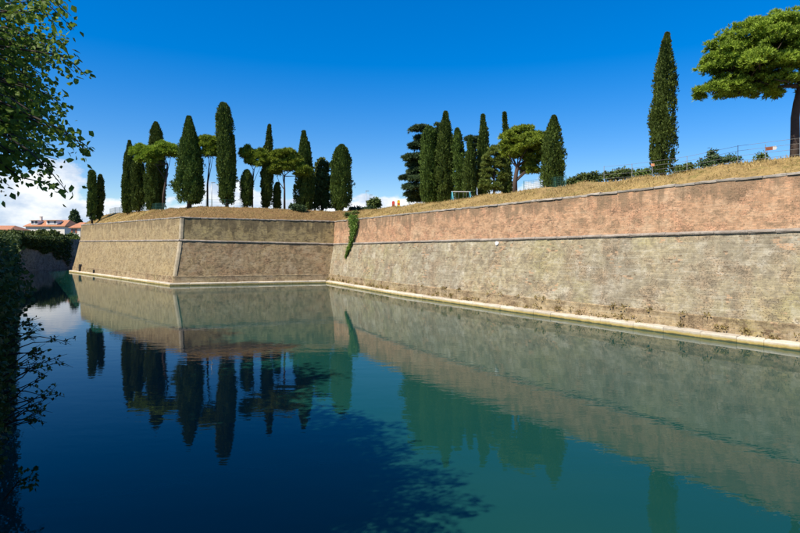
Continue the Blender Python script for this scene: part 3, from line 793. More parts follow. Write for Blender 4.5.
def pine(label, Y, trunk_px, blobs, seed, name='stone_pine', cat='pine tree', mat=None, dens=1.0, group='pines on the ramparts', tr=0.16, under=-.35, base_px=None, ydepth=None, limb=1.0, main=None):
    """trunk_px: list of (px,py) from the ground up; blobs: (cx,cy,rx,ry) in photo px at depth Y"""
    rng = np.random.default_rng(seed); s = Y / F
    bx = (trunk_px[0][0] - CX) * s; z0 = floor_z(bx, Y)
    loc = lambda px, py, dy=0: ((px - CX) * s - bx, dy, HC + (HY - py) * s - z0)
    Vs, Fs, n = [], [], 0; mb = MB()
    tp = [(0, 0, -.4)] + [loc(*q) for q in trunk_px[1:]]
    mb.tube(tp, list(np.linspace(tr, tr * .6, len(tp))), 9)
    px_m = F * 1.28 / Y; L = max(.26, 4.2 / px_m)
    for bi, bl in enumerate(blobs):
        cx, cy, rx, ry = bl[:4]; dy = bl[4] if len(bl) > 4 else rng.uniform(-.25, .25) * rx * s
        ry = ry * (1.22 if Y > 80 and mat is None else 1)
        C = loc(cx, cy, dy); rad = (rx * s, rx * s * .9, ry * s)
        ar = rad[0] * rad[1] * 4 + rad[0] * rad[2] * 4
        ns = int((4 + ar * 2.2) * dens)
        (V, f), sc = needle_clump(rng, C, rad, ns, 20, 13, L, under=under, subr=(.30, .62) if rad[0] > 1 else (.22, .42))
        Vs.append(V); Fs.append(f + n); n += len(V)
        top = tp[-1]
        tg = [tuple(np.array(C) + [0, 0, -rad[2] * .1])] + [tuple(q * .92 + np.array(C) * .08) for q in sc[rng.choice(len(sc), min(len(sc), max(2, int(rad[0] * 3))), replace=False)]]
        if main is None or bi in main: branches(mb, top if bi % 2 == 0 or len(tp) < 3 else tp[-2], tg[:1], tr * .5 * limb, rng)
        else:
            mc = [loc(blobs[q][0], blobs[q][1], blobs[q][4] if len(blobs[q]) > 4 else 0) for q in main]
            near = min(mc, key=lambda c: (c[0] - C[0]) ** 2 + (c[2] - C[2]) ** 2); branches(mb, near, tg[:1], tr * .28, rng)
        branches(mb, tg[0], tg[1:], tr * .2 * limb, rng, 5)
    parts = [('trunk', mb.mesh('trunk', M_PBARK, True)), ('crown', mesh('crown', np.concatenate(Vs), np.concatenate(Fs), mat or M_PINE))]
    return tree(name, label, cat, (bx, Y, z0), group, parts)

pine('flat umbrella pine with forked leaning trunk at the bastion railing', 97, [(163, 209), (163.5, 195), (166, 180), (167.5, 164)],
     [(140, 154, 9.5, 7), (153, 156, 9, 7), (163, 151, 9, 7), (171, 154, 7, 7), (147, 161, 9, 5)], 31, tr=.22)
pine('small umbrella pine between the broad and the tallest cypress', 88, [(207.5, 207), (207.5, 185), (209, 168)],
     [(207, 145, 7.5, 7), (214, 147, 7.5, 8), (211, 154, 8, 6)], 32, tr=.17)
pine('thin leaning pine above the short cypress', 89, [(252.5, 207), (252.5, 185), (254, 170)],
     [(247, 156, 6, 8), (252, 162, 6, 6), (260, 157, 6.5, 6), (262, 164, 6, 5)], 33, tr=.13)
pine('round light green pine with straight trunk beside the tiny cypress', 89.5, [(284.5, 208), (284.5, 190), (284, 176)],
     [(277, 160, 8, 7), (287, 157, 9, 6), (294, 164, 8, 7), (282, 168, 11, 6), (303, 173, 7, 6), (276, 172, 6, 5)], 34, tr=.18)
pine('big round stone pine with short trunk in front of the mesh fence', 60, [(515, 194), (515, 182), (517, 167)],
     [(511, 143, 11, 11), (523, 137, 13, 12), (535, 143, 11, 12), (519, 152, 13, 10), (508, 153, 9, 8), (536, 158, 10, 10), (531, 170, 9, 8), (541, 151, 6, 10), (527, 146, 12, 10, -1.3)], 35, tr=.30, under=-.6, dens=1.25)
pine('loose pale green young pine with drooping boughs beside the pointed cypress', 62, [(494, 198), (494, 180), (494, 165)],
     [(494, 152, 6, 7), (486, 163, 6, 6), (500, 164, 7, 7), (490, 174, 8, 6), (502, 178, 6, 6), (495, 186, 8, 6), (485, 185, 4, 6)], 36, mat=M_LIGHTLEAF, tr=.14, under=-.8, dens=.9)
gp = [(714, 92, 17, 7), (730, 84, 16, 9), (727, 70, 20, 14), (714, 68, 14, 13), (727, 50, 20, 15), (748, 38, 22, 15), (750, 62, 20, 16), (773, 31, 24, 13), (772, 54, 24, 20), (752, 80, 18, 10),
      (776, 84, 16, 8), (800, 32, 26, 15), (805, 60, 26, 20), (830, 42, 24, 18), (832, 68, 24, 18), (858, 62, 20, 17), (765, 46, 26, 20, -2.0), (795, 48, 26, 22, -2.4), (822, 52, 26, 20, -2.0), (790, 40, 26, 14, 2.4), (824, 46, 26, 16, 2.4), (818, 84, 18, 9), (742, 56, 20, 16, 1.5), (745, 70, 18, 12, -1.6), (775, 70, 20, 12, -2.2), (778, 72, 18, 10, 2), (738, 93, 11, 5), (758, 93, 13, 6), (777, 95, 9, 5), (745, 90, 14, 6, 1.5), (765, 88, 14, 6, -1.8)]
pine('great umbrella pine with dark forked trunk at the sign post', 37, [(794.5, 158), (795, 140), (795, 118), (797, 103), (801, 86), (804, 66)], gp, 37, tr=.30, under=-.55, dens=1.1, limb=1.1, main=(9, 13, 15, 21))
cedar_b = []
rr = random.Random(8)
for k, yy in enumerate(np.linspace(128, 200, 14)):
    w = 13 + 7 * math.sin(k * 1.9) ** 2 + (7 if yy > 160 else 0)
    if k % 3 == 1: cedar_b += [(436, yy + 1, 9, 4.5, rr.uniform(-1, 1))]
    cedar_b += [(432 - w * .62, yy + rr.uniform(-2, 2), w * .55, 2.9, rr.uniform(-2, 2)), (436 + w * .3, yy + 2, w * .5, 2.4, rr.uniform(-2, 2))]
pine('dark cedar with flat tiers of boughs reaching out from behind the cypresses', 78, [(430, 204), (430, 170), (431, 140)], cedar_b, 38, 'cedar_tree', 'cedar', M_CEDAR, .7, 'cedars on the ramparts', .3, -.5)
pine('dark cedar showing between the narrow cypresses', 76, [(475, 200), (475, 170), (475, 142)],
     [(472, 140, 7, 3), (478, 147, 7, 3), (473, 155, 7, 3), (478, 164, 8, 4), (472, 174, 8, 4), (478, 184, 8, 4)], 39, 'cedar_tree', 'cedar', M_CEDAR, .8, 'cedars on the ramparts', .25, -.5)

def leaf_cloud(rng, C, rad, n_sub, per, L, wid=.30, subr=(.3, .6), under=-.9, shell=.55, fold=.12):
    d = rand_dirs(rng, n_sub * 3); d = d[d[:, 2] > under][:n_sub]
    sc = np.array(C) + d * np.array(rad) * rng.uniform(shell, 1.0, (len(d), 1))
    k = np.repeat(np.arange(len(d)), per); sr = rng.uniform(*subr, len(d))
    od = rand_dirs(rng, len(k))
    P = sc[k] + od * (sr[k] * rng.random(len(k)) ** .5)[:, None] * [1, 1, .75]
    D = unit(rng.normal(size=(len(k), 3)) + [0, 0, -.1]); Ls = rng.uniform(.7, 1.25, len(k)) * L
    return kites(rng, P, D, Ls, Ls * wid, fold, face=unit(d[k] * .6 + od * .6 + [0, 0, .5]), loose=.45), sc

def shrub(name, label, cat, Y, blobs, seed, group, mat=M_BUSH, L=None, base_px=None, z0=None, dens=1.0, stems=True, subr=(.25, .5), dark=False):
    rng = np.random.default_rng(seed); s = Y / F
    bx = ((base_px or blobs[0][0]) - CX) * s; zb = floor_z(bx, Y) if z0 is None else z0
    Vs, Fs, n = [], [], 0; mb = MB(); px_m = F * 1.28 / Y; L = L or max(.10, 3.2 / px_m)
    for cx, cy, rx, ry in blobs:
        C = ((cx - CX) * s - bx, rng.uniform(-.2, .2) * rx * s, HC + (HY - cy) * s - zb); rad = (rx * s, rx * s * .9, ry * s)
        ns = int((8 + (rad[0] * rad[1] + rad[0] * rad[2] * 2) * 9) * dens)
        (V, f), sc = leaf_cloud(rng, C, rad, ns, 34, L, subr=subr)
        Vs.append(V); Fs.append(f + n); n += len(V)
        branches(mb, (0, 0, -.2), [C] + [tuple(q) for q in sc[:4]], .04 + rad[0] * .03, rng, 5)
    return tree(name, label, cat, (bx, Y, zb), group, [('stem', mb.mesh('stem', M_BARK, True)), ('foliage', mesh('foliage', np.concatenate(Vs), np.concatenate(Fs), mat))])

G_S = 'shrubs along the top of the walls'
shrub('broadleaf_tree', 'dark leafy tree wedged between the conical and the egg-shaped cypress', 'tree', 95,
      [(322, 166, 7, 8), (319, 178, 7, 9), (325, 182, 7, 9), (321, 195, 8, 10), (326, 200, 5, 9), (316, 200, 4, 9)], 51, 'broadleaf trees', M_BUSH, dens=1.1)
shrub('round_bush', 'round distant bush beside two thin lamp posts', 'bush', 118, [(374.5, 204, 6.5, 5.5)], 52, G_S)
shrub('hedge', 'low dark hedge between the egg-shaped cypress and the round bush', 'hedge', 100, [(354, 211, 5, 3), (361, 210.5, 5, 3.2), (368, 210, 4, 3)], 53, G_S, M_CEDAR)
shrub('round_bush', 'rounded green bush right beside the end cypress of the row', 'bush', 66, [(573, 182, 7, 5), (583, 179.5, 8, 5.5), (594, 178.5, 8, 5.5)], 54, G_S)
shrub('round_bush', 'wide green bush between the end cypress and the lone cypress', 'bush', 60, [(609, 177, 6, 5), (619, 174.5, 8, 5.5), (628, 174, 7, 5.5)], 55, G_S)
shrub('round_bush', 'small green bush touching the foot of the lone cypress', 'bush', 54, [(640, 174, 6, 4.5), (647, 172.5, 5, 4.5)], 56, G_S)
shrub('round_bush', 'low green bush just past the lone cypress towards the wire fence', 'bush', 52, [(679, 170, 6, 4), (688, 168, 5, 4)], 57, G_S)
shrub('feathery_shrub', 'feathery bluish shrub with upright top beside the wire fence', 'bush', 50, [(704, 164, 6, 4.5), (713, 160, 6, 5.5), (712, 155, 3, 5), (722, 161, 6, 4), (732, 159, 6, 3.5)], 58, G_S, M_CEDAR)
shrub('round_bush', 'tiny green bush beside the arrow sign post', 'bush', 46, [(762, 157.5, 4.5, 2.8)], 59, G_S)
shrub('round_bush', 'small dark bush at the foot of the conical cypress', 'bush', 88, [(294, 207, 4, 3), (301, 209, 5, 2.5)], 60, G_S, M_CEDAR)
shrub('ground_shrub', 'low dark shrub sprouting at the coping near the bastion shoulder', 'bush', 81.5, [(189.5, 218.5, 2.4, 2.2)], 61, G_S, M_CEDAR, L=.25, dens=.7, z0=9.9)
shrub('ground_shrub', 'tuft of green weeds at the coping above the hanging plant', 'bush', 84, [(349, 214.5, 3.5, 2.0), (356, 213.8, 3.5, 2.2)], 62, G_S, M_BUSH, L=.2, z0=9.6)

# hanging plant in the corner
def hanging():
    p, i, s = on_wall(351.5, 1.6); n = rn(LINE[i], LINE[i + 1]); Y = p.y; sc = Y / F
    rng = np.random.default_rng(70); N = 2000
    tt = rng.random(N) ** 1.25                         # 0 top, 1 tip
    yy = 215 + tt * 42; cx = np.interp(tt, [0, .35, .7, 1], [353, 354, 351, 348.5]); hw = np.interp(tt, [0, .12, .35, .7, 1], [3.2, 4, 2.4, 1.2, .4])
    u = (rng.random(N) * 2 - 1) * hw
    side = Vector((-n.y, n.x)); 
    if side.x < 0: side = -side
    Z = HC + (HY - yy) * sc
    batter = np.interp(Z, [Z_PL, 6.0, 10], [-.95, 0, .25])
    X0 = np.array([p.x, p.y]); k = (u + cx - 351.5) * sc / max(abs(side.x - (p.x / p.y) * side.y), .2)
    dep = rng.random(N) * np.interp(tt, [0, .2, 1], [.6, .5, .12]) - .08
    P = np.stack([X0[0] + side.x * k + n.x * (batter - dep), X0[1] + side.y * k + n.y * (batter - dep), Z], -1)
    D = unit(rng.normal(size=(N, 3)) * .5 + [-n.x * .5, -n.y * .5, -.6]); L = rng.uniform(.15, .36, N)
    base = Vector((p.x, p.y, Z.max()))
    V, f = kites(rng, P - np.array(base), D, L, L * .28, .1)
    e = thing('hanging_plant', 'bright green plant hanging down the brick wall to a point', 'plant', base)
    link('foliage', mesh('foliage', V, f, M_FERN), e)
    tips = [tuple(P[q] - np.array(base)) for q in np.argsort(yy)[::420]]
    link('stem', MB().tube(tips, list(np.linspace(.05, .01, len(tips))), 6).mesh('stem', M_BARK, True), e)
hanging()

# ------------------------------------------------------------------ overhanging tree of the near bank
def big_tree_meshes():
    rng = np.random.default_rng(90); rg = random.Random(90)
    C0 = Vector((-8.6, 8.2, 8.0)); base = Vector((-10.6, 5.8, bank_z(-10.6, 5.8)))
    mb = MB()
    trunk = [base + Vector((0, 0, -.4)), base + Vector((.1, .15, 2.0)), base + Vector((.5, .6, 3.8)), base + Vector((.9, 1.0, 5.2))]
    mb.tube([tuple(p - base) for p in trunk], [.36, .28, .24, .18], 10)
    sprays = []                                       # (point, direction, length, leaves)
    # crown volume
    for k in range(1500):
        d = Vector(rand_dirs(rng, 1)[0].tolist()); rr = rng.uniform(.45, 1.0)
        p = C0 + Vector((d.x * 4.3, d.y * 4.2, d.z * 2.3 + .3)) * rr
        if k % 4 == 0: p = Vector((-8.0, 5.0, 7.3)) + Vector((d.x * 2.7, d.y * 2.7, d.z * 1.7)) * rr
        if p.y > 2 and p.x / p.y > -.575 - .03 * rng.random(): continue
        px = CX + p.x / p.y * F; py = HY - (p.z - HC) / p.y * F
        if p.y > 2 and px > np.interp(py, [-50, 0, 60, 80, 120, 150, 175, 195, 210], [68, 73, 76, 68, 58, 54, 36, 6, -40]): continue
        sprays.append((p, (d + Vector((0, 0, -.35))).normalized(), rng.uniform(.6, 1.1), int(rng.uniform(44, 62))))
    # sprays that show against the sky
    pts = [(70, 16, 1), (76, 30, 1), (60, 28, 1), (66, 45, 1), (52, 52, 1), (62, 70, 1), (75, 72, 1), (86, 76, 1), (55, 84, 1), (50, 98, 1), (58, 104, 1), (66, 110, 1),
           (45, 118, 1), (48, 130, 1), (60, 132, 1), (68, 138, 1), (75, 140, 1), (86, 150, 1), (93, 152, 1), (40, 145, 1), (50, 152, 1), (58, 160, 1), (36, 160, 1), (30, 170, 1), (56, 168, 1),
           (20, 178, 1), (10, 186, 1), (5, 192, 1), (62, 190, 1), (68, 193, 1), (26, 165, 1), (15, 170, 1), (8, 176, 1), (40, 20, 1), (45, 5, 1), (58, 8, 1), (35, 60, 1), (30, 90, 1), (40, 75, 1), (25, 110, 1), (30, 130, 1), (18, 150, 1), (10, 160, 1), (22, 140, 1)]
    for px, py, w in pts:
        Y = rng.uniform(7.2, 9.8); p = at(px + rng.uniform(-2, 2), py, Y)
        back = (C0 + Vector((0, 0, 1)) - p).normalized()
        sprays.append((p, (Vector((.75, .2, -.35)) + Vector(rng.normal(size=3).tolist()) * .25).normalized(), rng.uniform(.4, .75), 34 if px > 50 else 46))
    P, D, L = [], [], []
    for (p, d, ln, m) in sprays:
        q = p - d * ln
        b = q.lerp(C0, .35) + Vector((0, 0, .3))
        mb.tube([tuple(p - base), tuple(p.lerp(q, .5) - base + Vector((0, 0, .03))), tuple(q - base), tuple(b - base)], [.004, .007, .011, .018], 4, False)
        for j in range(m):
            s = rg.random() ** .8
            c = p - d * ln * s + Vector(rng.normal(size=3).tolist()) * .09
            dl = (d * .7 + Vector(rng.normal(size=3).tolist()) * .75 + Vector((0, 0, -.35))).normalized()
            if c.y > 1 and c.x / c.y > -.545: continue
            P.append(tuple(c - base)); D.append(tuple(dl)); L.append(rg.uniform(.055, .125))
    for k in range(26):                              # limbs
        p = sprays[rg.randrange(len(sprays))][0]; a = trunk[rg.choice([2, 3, 3])]; mid = a.lerp(p, .5) + Vector((0, 0, .5))
        mb.tube([tuple(a - base), tuple(mid - base), tuple(p.lerp(C0, .2) - base)], [.09, .045, .012], 6, False)
    L = np.array(L)
    # a broad five-sided leaf, folded on its midrib
    P = np.array(P); D = np.array(D); n = len(P); S = unit(np.cross(D, rand_dirs(rng, n))); N = np.cross(S, D); l = L[:, None]
    V = np.stack([P, P + D * l * .35 + S * l * .36 + N * l * .1, P + D * l * .7 + S * l * .22 + N * l * .08, P + D * l, P + D * l * .7 - S * l * .22 + N * l * .08, P + D * l * .35 - S * l * .36 + N * l * .1], 1).reshape(-1, 3)
    i = np.arange(n)[:, None] * 6
    f1 = np.concatenate([i + np.array([0, 1, 2, 3]), i + np.array([0, 3, 4, 5])])
    return mb.mesh('trunk', M_BARK, True), mesh('crown', V, f1, M_LEAF), base
tm, cm, tb = big_tree_meshes()
e = tree('broadleaf_tree', 'leafy tree whose dark branches overhang the water from the near bank', 'tree', tb, 'trees on the near bank', [('trunk', tm), ('crown', cm)])
rgs = np.random.default_rng(120)
(V, Fq), sc0 = leaf_cloud(rgs, (0, 0, 8.6), (4.7, 4.7, 5.6), 760, 42, .26, .34, (.6, 1.1), shell=.25)
scm = mesh('crown', V, Fq, M_LEAF)
mb = MB(); mb.tube([(0, 0, -.4), (.1, 0, 2.5), (0, .1, 5), (.1, 0, 8)], [.32, .26, .2, .12], 9)
branches(mb, (.05, .05, 4.2), [tuple(q) for q in sc0[:14]], .09, rgs, 6)
stm = mb.mesh('trunk', M_BARK, True)
for k, tt in enumerate((14.5, 21.5, 28.5, 35.5)):
    x, y = -.565 * tt - .825 * 6.3, .825 * tt - .565 * 6.3
    e = tree('broadleaf_tree', 'leafy bank tree in the row that shades the water', 'tree', (x, y, bank_z(x, y) - .05), 'shade trees along the near bank', [('trunk', stm), ('crown', scm)])
    e.rotation_euler = (0, 0, 1.3 + k * 1.7); e.scale = (1, 1, (.72, .86, .96, .88)[k])

# ivy on the outer wall
def ivy_mesh():
    rng = np.random.default_rng(95); Ps, Ns, Ls = [], [], []
    for i in range(1, 6):
        a, b = EV[i], EV[i + 1]; ln = (b - a).length; d = (b - a).normalized(); nn = Vector((d.y, -d.x, 0)).normalized()
        if nn.x < 0: nn = -nn
        near = i <= 3
        m = int(ln * (420 if i == 1 else 240 if i == 2 else 110 if i == 3 else 75 if i == 4 else 190))
        s = rng.random(m)
        top = a.z + (b.z - a.z) * s
        dense = np.array([noise.noise(Vector((q * ln * .22 + i * 9, 1, 4))) for q in s])
        if i <= 3: drop = top * np.clip(.95 + dense * .5, .3, 1.02)          # hangs down to the water
        elif i == 4: drop = np.clip(3.2 + dense * 3.5, .8, 7)
        else: drop = np.interp(s, [0, .3, .7, 1], [2.2, 2.0, 4.4, 5.6]) + dense * 2.0
        h = rng.random(m) ** (1.0 if i <= 3 else 1.3)
        z = top + .55 - h * (drop + .55)
        thick = np.interp(h, [0, .15, .8, 1], [.9, .9, .55, .25] if i <= 3 else [1.3, 1.1, .7, .2]) * (.6 + .5 * np.array([noise.noise(Vector((q * ln * .6, zz * .7, 8))) for q, zz in zip(s, z)]) + .4)
        o = rng.random(m) ** .7 * thick
        back = np.where(h < .12, rng.uniform(-1.6, 0, m), 0)
        P = np.array(a)[None] * (1 - s)[:, None] + np.array(b)[None] * s[:, None]
        P[:, 2] = z; P[:, :2] += np.array([nn.x, nn.y]) * (o + back)[:, None]
        kp = P[:, 1] > 9.0; P = P[kp]; m = len(P)
        Ps.append(P); Ns.append(unit(rng.normal(size=(m, 3)) * .7 + np.array([nn.x * .5, nn.y * .5, -.4])))
        base = np.interp(P[:, 1], [0, 12, 30, 60, 130], [.10, .11, .16, .26, .42]); Ls.append(base * rng.uniform(.7, 1.2, m))
    P, D, L = np.concatenate(Ps), np.concatenate(Ns), np.concatenate(Ls)
    V, f = kites(rng, P, D, L, L * .42, .08)
    return mesh('ivy', V, f, M_IVY)
o = link('ivy', ivy_mesh(), cs); tag(o, 'dense ivy hanging over the outer wall', kind='stuff')

# bare twigs of a bush reaching over the water from the near bank
def twig_bush():
    rng = np.random.default_rng(97); base = Vector((-8.7, 11.6, 3.0)); mb = MB(); P, D, L = [], [], []
    for k in range(34):
        py = rng.uniform(318, 420); px0 = 14; px1 = rng.uniform(34, 72) if 335 < py < 400 else rng.uniform(26, 42); Y = rng.uniform(11.5, 14)
        a = at(px0 - 10, py + rng.uniform(-6, 30), Y); b = at(px1, py, Y - .4); mid = a.lerp(b, .55) + Vector((0, 0, rng.uniform(-.1, .16)))
        if a.z < .3 or b.z < .2: continue
        mb.tube([tuple(a - base), tuple(mid - base), tuple(b - base)], [.02, .012, .004], 5, False)
        for j in range(4):
            s = rng.uniform(.3, .95); q = mid.lerp(b, s); e2 = q + Vector((rng.uniform(.05, .3), rng.uniform(-.2, .2), rng.uniform(-.18, .2)))
            mb.tube([tuple(q - base), tuple(e2 - base)], [.007, .003], 4, False)
            for l in range(4 if rng.random() < .35 else 1): P.append(tuple(q.lerp(e2, rng.random()) - base)); D.append(tuple(rand_dirs(rng, 1)[0])); L.append(rng.uniform(.06, .12))
    for k in range(60):                               # leafy tuft lower down
        q = at(rng.uniform(18, 36), rng.uniform(468, 488), 10.6); P.append(tuple(q - base)); D.append(tuple(rand_dirs(rng, 1)[0])); L.append(rng.uniform(.06, .13))
    mb2 = MB(); mb2.tube([tuple(at(4, 500, 10.8) - base), tuple(at(18, 482, 10.7) - base), tuple(at(33, 474, 10.6) - base)], [.02, .012, .004], 5, False)
    e = thing('twiggy_bush', 'dark twiggy bush reaching over the shaded water from the near bank', 'bush', base)
    tag(link('twigs', mb.mesh('twigs', M_BARK), e), kind='stuff'); link('branch', mb2.mesh('branch', M_BARK), e)
    V, f = kites(rng, np.array(P), np.array(D), np.array(L), np.array(L) * .35, .1); link('foliage', mesh('foliage', V, f, M_IVY), e)
twig_bush()

# ------------------------------------------------------------------ houses behind the outer wall
def house(label, x0, x1, Y, depth, z0, eave, ridge, rz, windows, dormers, hip=1.2, chim=True):
    w = x1 - x0; cx = (x0 + x1) / 2
    e = thing('house', label, 'house', (cx, Y, z0), 'houses beyond the moat', rz)
    hw = w / 2
    MB().box((0, depth / 2, (eave - z0) / 2 - .3), (w, depth, eave - z0 + .6)).obj('wall', M_PLASTER, e)
    ov = .6; ez = eave - z0; rzz = ridge - z0
    V = [(-hw - ov, -ov, ez), (hw + ov, -ov, ez), (hw + ov, depth + ov, ez), (-hw - ov, depth + ov, ez), (-hw + hip, depth / 2, rzz), (hw - hip, depth / 2, rzz)]
    V += [(v[0], v[1], v[2] - .22) for v in V[:4]]
    rf = link('roof', mesh('roof', V, [np.array([(0, 1, 5, 4), (2, 3, 4, 5), (6, 7, 1, 0), (7, 8, 2, 1), (8, 9, 3, 2), (9, 6, 0, 3), (9, 8, 7, 6)]), np.array([(1, 2, 5), (3, 0, 4)])], M_ROOF), e)
    if chim:
        MB().box((-hw * .62, depth * .45, rzz + .35), (.7, .7, 1.7)).box((-hw * .62, depth * .45, rzz + 1.25), (.95, .95, .14)).obj('chimney', M_PLASTER, rf)
    for (dx, dw) in dormers:
        d = MB().box((dx, depth * .16, ez + (rzz - ez) * .52), (dw, depth * .30, (rzz - ez) * .60)).obj('dormer', M_WHITE, rf)
        MB().box((dx, depth * .14, ez + (rzz - ez) * .85), (dw + .4, depth * .40, .12)).obj('dormer_roof', M_ROOF, rf)
        for q in np.linspace(-.3, .3, max(2, int(dw / 1.6))):
            MB().box((dx + q * dw, depth * .16 - depth * .15 - .02, ez + (rzz - ez) * .58), (.8, .06, (rzz - ez) * .4)).obj('dormer_window', M_GLASS, rf)
    for (wx, wz) in windows:
        wd = MB().box((wx, -.02, wz), (1.0, .08, 1.4)).obj('window', M_GLASS, e)
        MB().box((wx, -.10, wz - .78), (1.3, .25, .1)).obj('sill', M_WHITE, wd)
        for sgn in (-1, 1): MB().box((wx + sgn * .78, -.06, wz), (.48, .06, 1.45)).obj('shutter', M_BROWNP, wd)
    return e
Yh = 205
hx = lambda px, Y=Yh: (px - CX) / F * Y
house('long white house with orange tiled roof and white dormers behind the ivy wall', hx(24), hx(66), Yh, 9, 7.4, HC + (HY - 226) / F * Yh, HC + (HY - 219.5) / F * Yh, R(-6),
      [(-5, 2.8), (-1.8, 2.8), (1.4, 2.8), (4.8, 2.8), (-5, -.1 + .9), (4.8, .9)], [(-4.3, 2.6), (2.6, 4.2)])
house('small white house with orange roof beside the bastion tip', hx(71, 190), hx(80.5, 190), 190, 8, 7.4, HC + (HY - 227.5) / F * 190, HC + (HY - 221.8) / F * 190, R(-4), [(-.6, 3.2), (-.6, 1.0)], [], .5, False)
house('low red roofed house almost hidden behind the near bank foliage', hx(-16, 150), hx(9, 150), 150, 8, 7.0, HC + (HY - 229.5) / F * 150, HC + (HY - 225) / F * 150, R(3), [(-1.2, 1.8), (1.5, 1.8)], [], 1.0, False)
shrub('conifer_tree', 'dark cone-shaped conifer rising behind the small house', 'tree', 225, [(75, 229, 6.5, 5), (75, 223, 5.2, 4.5), (75, 217.5, 3.4, 3.6), (75, 213.5, 1.8, 2.6)], 81, 'conifers by the houses', M_CEDAR, z0=7.3, subr=(.5, .9))
shrub('round_bush', 'sunlit bush on the outer wall in front of the small house', 'bush', 146, [(72, 239, 5, 5), (67, 243, 5, 5), (77, 244, 4, 6)], 82, 'bushes on the outer wall', M_BUSH, z0=7.2, subr=(.5, .9))
shrub('round_bush', 'bush along the outer wall top below the long house', 'bush', 138, [(30, 236, 6, 4), (42, 235, 6, 4.5), (53, 236, 6, 5), (61, 240, 5, 5)], 83, 'bushes on the outer wall', M_BUSH, z0=7.2, subr=(.5, .9))
shrub('round_bush', 'leafy hedge on the outer wall below the low red roof', 'bush', 118, [(4, 236, 7, 4.5), (14, 235, 6, 4)], 84, 'bushes on the outer wall', M_BUSH, z0=7.2, subr=(.5, .9))

# ------------------------------------------------------------------ fences, lamps, play things, sign
def fence(label, pts, h, mat, group, post_r=.03, wires=4, step=2.5, mesh_bars=False):
    pts = [Vector((p[0], p[1], floor_z(*p))) for p in pts if p is not None]
    base = pts[0]; e = thing('fence', label, 'fence', base, group)
    pm = MB().tube([(0, 0, -.3), (0, 0, h)], post_r, 7).mesh('post', mat)
    bars = MB() if mesh_bars else None
    P = []
    for a, b in zip(pts[:-1], pts[1:]):
        n = max(1, int((b - a).length / step))
        for k in range(n): q = a.lerp(b, k / n); P.append(Vector((q.x, q.y, floor_z(q.x, q.y))))
    P.append(pts[-1])
    for p in P: link('post', pm, e, p - base)
    for w in range(wires):
        z = h * (w + 1) / wires - .04
        MB().tube([tuple(p - base + Vector((0, 0, z))) for p in P], .010 if wires < 8 else .008, 4).obj('wire' if not mesh_bars else 'rail', mat, e)
    if mesh_bars:
        for a, b in zip(P[:-1], P[1:]):
            n = int((b - a).length / .16)
            for k in range(n): q = a.lerp(b, k / n) - base; bars.tube([tuple(q), tuple(q + Vector((0, 0, h - .05)))], .009, 4, False)
        o = bars.obj('bar_infill', mat, e); tag(o, kind='stuff')
    return e
def along(px, off, i0, i1):
    r = on_wall(px, off, i0, i1)
    if r is None: return None
    return (r[0].x, r[0].y)
fence('green metal railing along the bastion edge by the slim cypress pair', [along(x, 6.4, iB, iC) for x in (106, 110, 115, 120, 132, 144, 156, 164)], 1.25, M_GREEN, 'fences on the ramparts', .03, 2, 2.4, True)
fence('thin dark railing along the top of the bastion flank', [along(x, 7.0, iA, iB) for x in (200, 206, 212, 225, 240)], 1.2, M_GREEN, 'fences on the ramparts', .025, 3, 2.4)
fence('green mesh fence behind the big round pine', [along(x, 10.0, 0, iA) for x in (566, 555, 540, 524)], 1.7, M_GREEN, 'fences on the ramparts', .035, 9, 2.2, True)
fence('thin wire fence along the crest from the lone cypress to the great pine', [along(x, 6.9, 0, iA) for x in (860, 800, 738, 687, 632, 604)], 1.35, M_STEEL, 'fences on the ramparts', .022, 4, 4.2)

def lamp(px, ytop, Y, label):
    X = (px - CX) / F * Y; z0 = floor_z(X, Y); H = HC + (HY - ytop) / F * Y - z0
    e = thing('lamp_post', label, 'lamp post', (X, Y, z0), 'lamp posts')
    MB().tube([(0, 0, -.3), (0, 0, H * .5), (0, 0, H)], [.07, .055, .04], 8).obj('pole', M_STEEL, e, True)
    MB().box((.28, 0, H + .02), (.62, .22, .10)).tube([(0, 0, H - .1), (.1, 0, H + .02)], .03, 6).obj('lamp_head', M_STEEL, e)
lamp(211.7, 182.7, 97, 'thin grey lamp post between the small pine and the tallest cypress')
lamp(366, 191, 112, 'thin lamp post beside the round bush, taller of the two')
lamp(369.7, 195, 124, 'thin lamp post beside the round bush, shorter of the two')
lamp(423.5, 186, 74, 'pale post standing against the dark cypresses near the playground')

Xs, Ys = along(461, 8.5, 0, iA); zs = floor_z(Xs, Ys)
sw = thing('swing_set', 'teal swing frame with pale top bar in front of the cypresses', 'swing set', (Xs, Ys, zs), None, R(8))
hgt = HC + (HY - 191.8) / F * Ys - zs; hw = 9.0 / F * Ys
for sx in (-1, 1):
    for sy in (-1, 1): MB().tube([(sx * hw, sy * .75, -.2), (sx * hw, sy * .03, hgt)], .06, 8).obj('leg', M_TEAL, sw)
MB().tube([(-hw - .1, 0, hgt), (hw + .1, 0, hgt)], .05, 8).obj('top_bar', M_WHITE, sw)
for sx in (-.45, .45):
    for q in (-.2, .2): MB().tube([(sx * hw + q, 0, hgt), (sx * hw + q, 0, .5)], .012, 5).obj('chain', M_STEEL, sw)
    MB().box((sx * hw, 0, .48), (.5, .2, .05)).obj('swing_seat', M_DARK, sw)

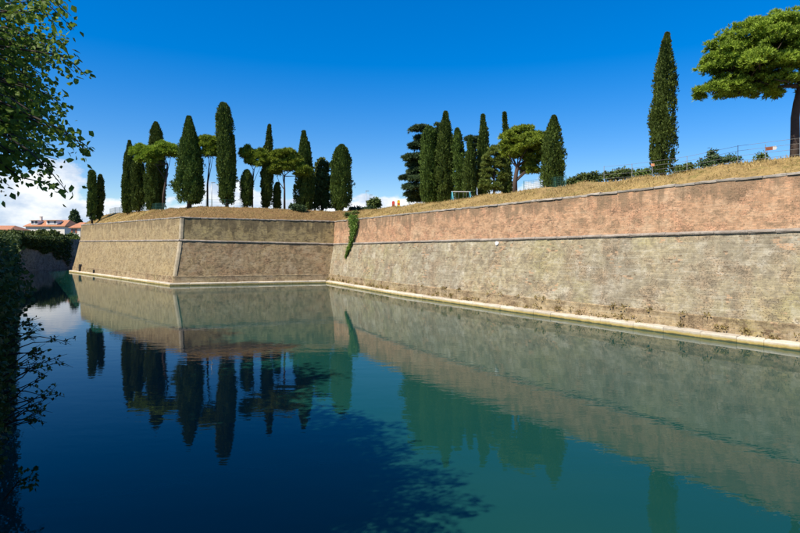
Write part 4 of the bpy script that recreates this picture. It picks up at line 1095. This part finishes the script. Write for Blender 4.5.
def play_panel(px, ytop, Yo, mat, label, mat2):
    X, Y = along(px, Yo, 0, iA); z = floor_z(X, Y); H = HC + (HY - ytop) / F * Y - z; w = .42
    e = thing('play_panel', label, 'play panel', (X, Y, z), 'play panels by the bank')
    poly = [(-w / 2, 0), (w / 2, 0), (w / 2, H - w * .5)] + [(math.cos(a) * w / 2, H - w * .5 + math.sin(a) * w * .5) for a in np.linspace(0, math.pi, 8)[1:-1]] + [(-w / 2, H - w * .5)]
    MB().prism(poly, -.12, .12).obj('panel', mat, e)
    MB().box((0, -.13, H * .62), (w * .7, .03, H * .16)).obj('band', mat2, e)
    MB().tube([(0, 0, -.3), (0, 0, .2)], .06, 8).obj('spring', M_STEEL, e)
play_panel(393.4, 201, 9.5, M_RED, 'small red rounded play panel on the grass bank', M_BROWNP)
play_panel(398.6, 200, 9.8, M_YEL, 'small yellow rounded play panel beside the red one', M_RED)

Xs, Ys = along(765.3, 7.2, 0, iA); zs = floor_z(Xs, Ys); Hs = HC + (HY - 144.5) / F * Ys - zs
sg = thing('direction_sign', 'arrow-shaped brown and white direction sign on thin post', 'sign', (Xs, Ys, zs))
MB().tube([(0, 0, -.3), (0, 0, Hs)], .025, 8).obj('post', M_STEEL, sg)
wb = 11.5 / F * Ys; hb = 3.6 / F * Ys; zb = HC + (HY - 148.5) / F * Ys - zs
MB().prism([(.03, zb - hb / 2 - .03), (wb * .62, zb - hb / 2 + .02), (wb * .62, zb + hb / 2 + .02), (.03, zb + hb / 2 - .03)], -.03, -.005).obj('sign_board', M_BROWNP, sg)
MB().prism([(wb * .622, zb - hb / 2 + .02), (wb * .9, zb - hb / 2 + .04), (wb, zb + .05), (wb * .9, zb + hb / 2 + .05), (wb * .622, zb + hb / 2 + .02)], -.03, -.005).obj('sign_tip', M_WHITE, sg)
Xs, Ys = along(652.5, 6.6, 0, iA); zs = floor_z(Xs, Ys)
sg = thing('marker_sign', 'small orange marker board at the foot of the lone cypress', 'sign', (Xs, Ys, zs))
zb = HC + (HY - 165) / F * Ys - zs
MB().tube([(0, 0, -.3), (0, 0, zb + .1)], .02, 7).obj('post', M_STEEL, sg)
MB().box((0, -.035, zb), (.26, .03, .2)).obj('sign_board', plain('orange_paint', (.75, .33, .16), .5), sg)
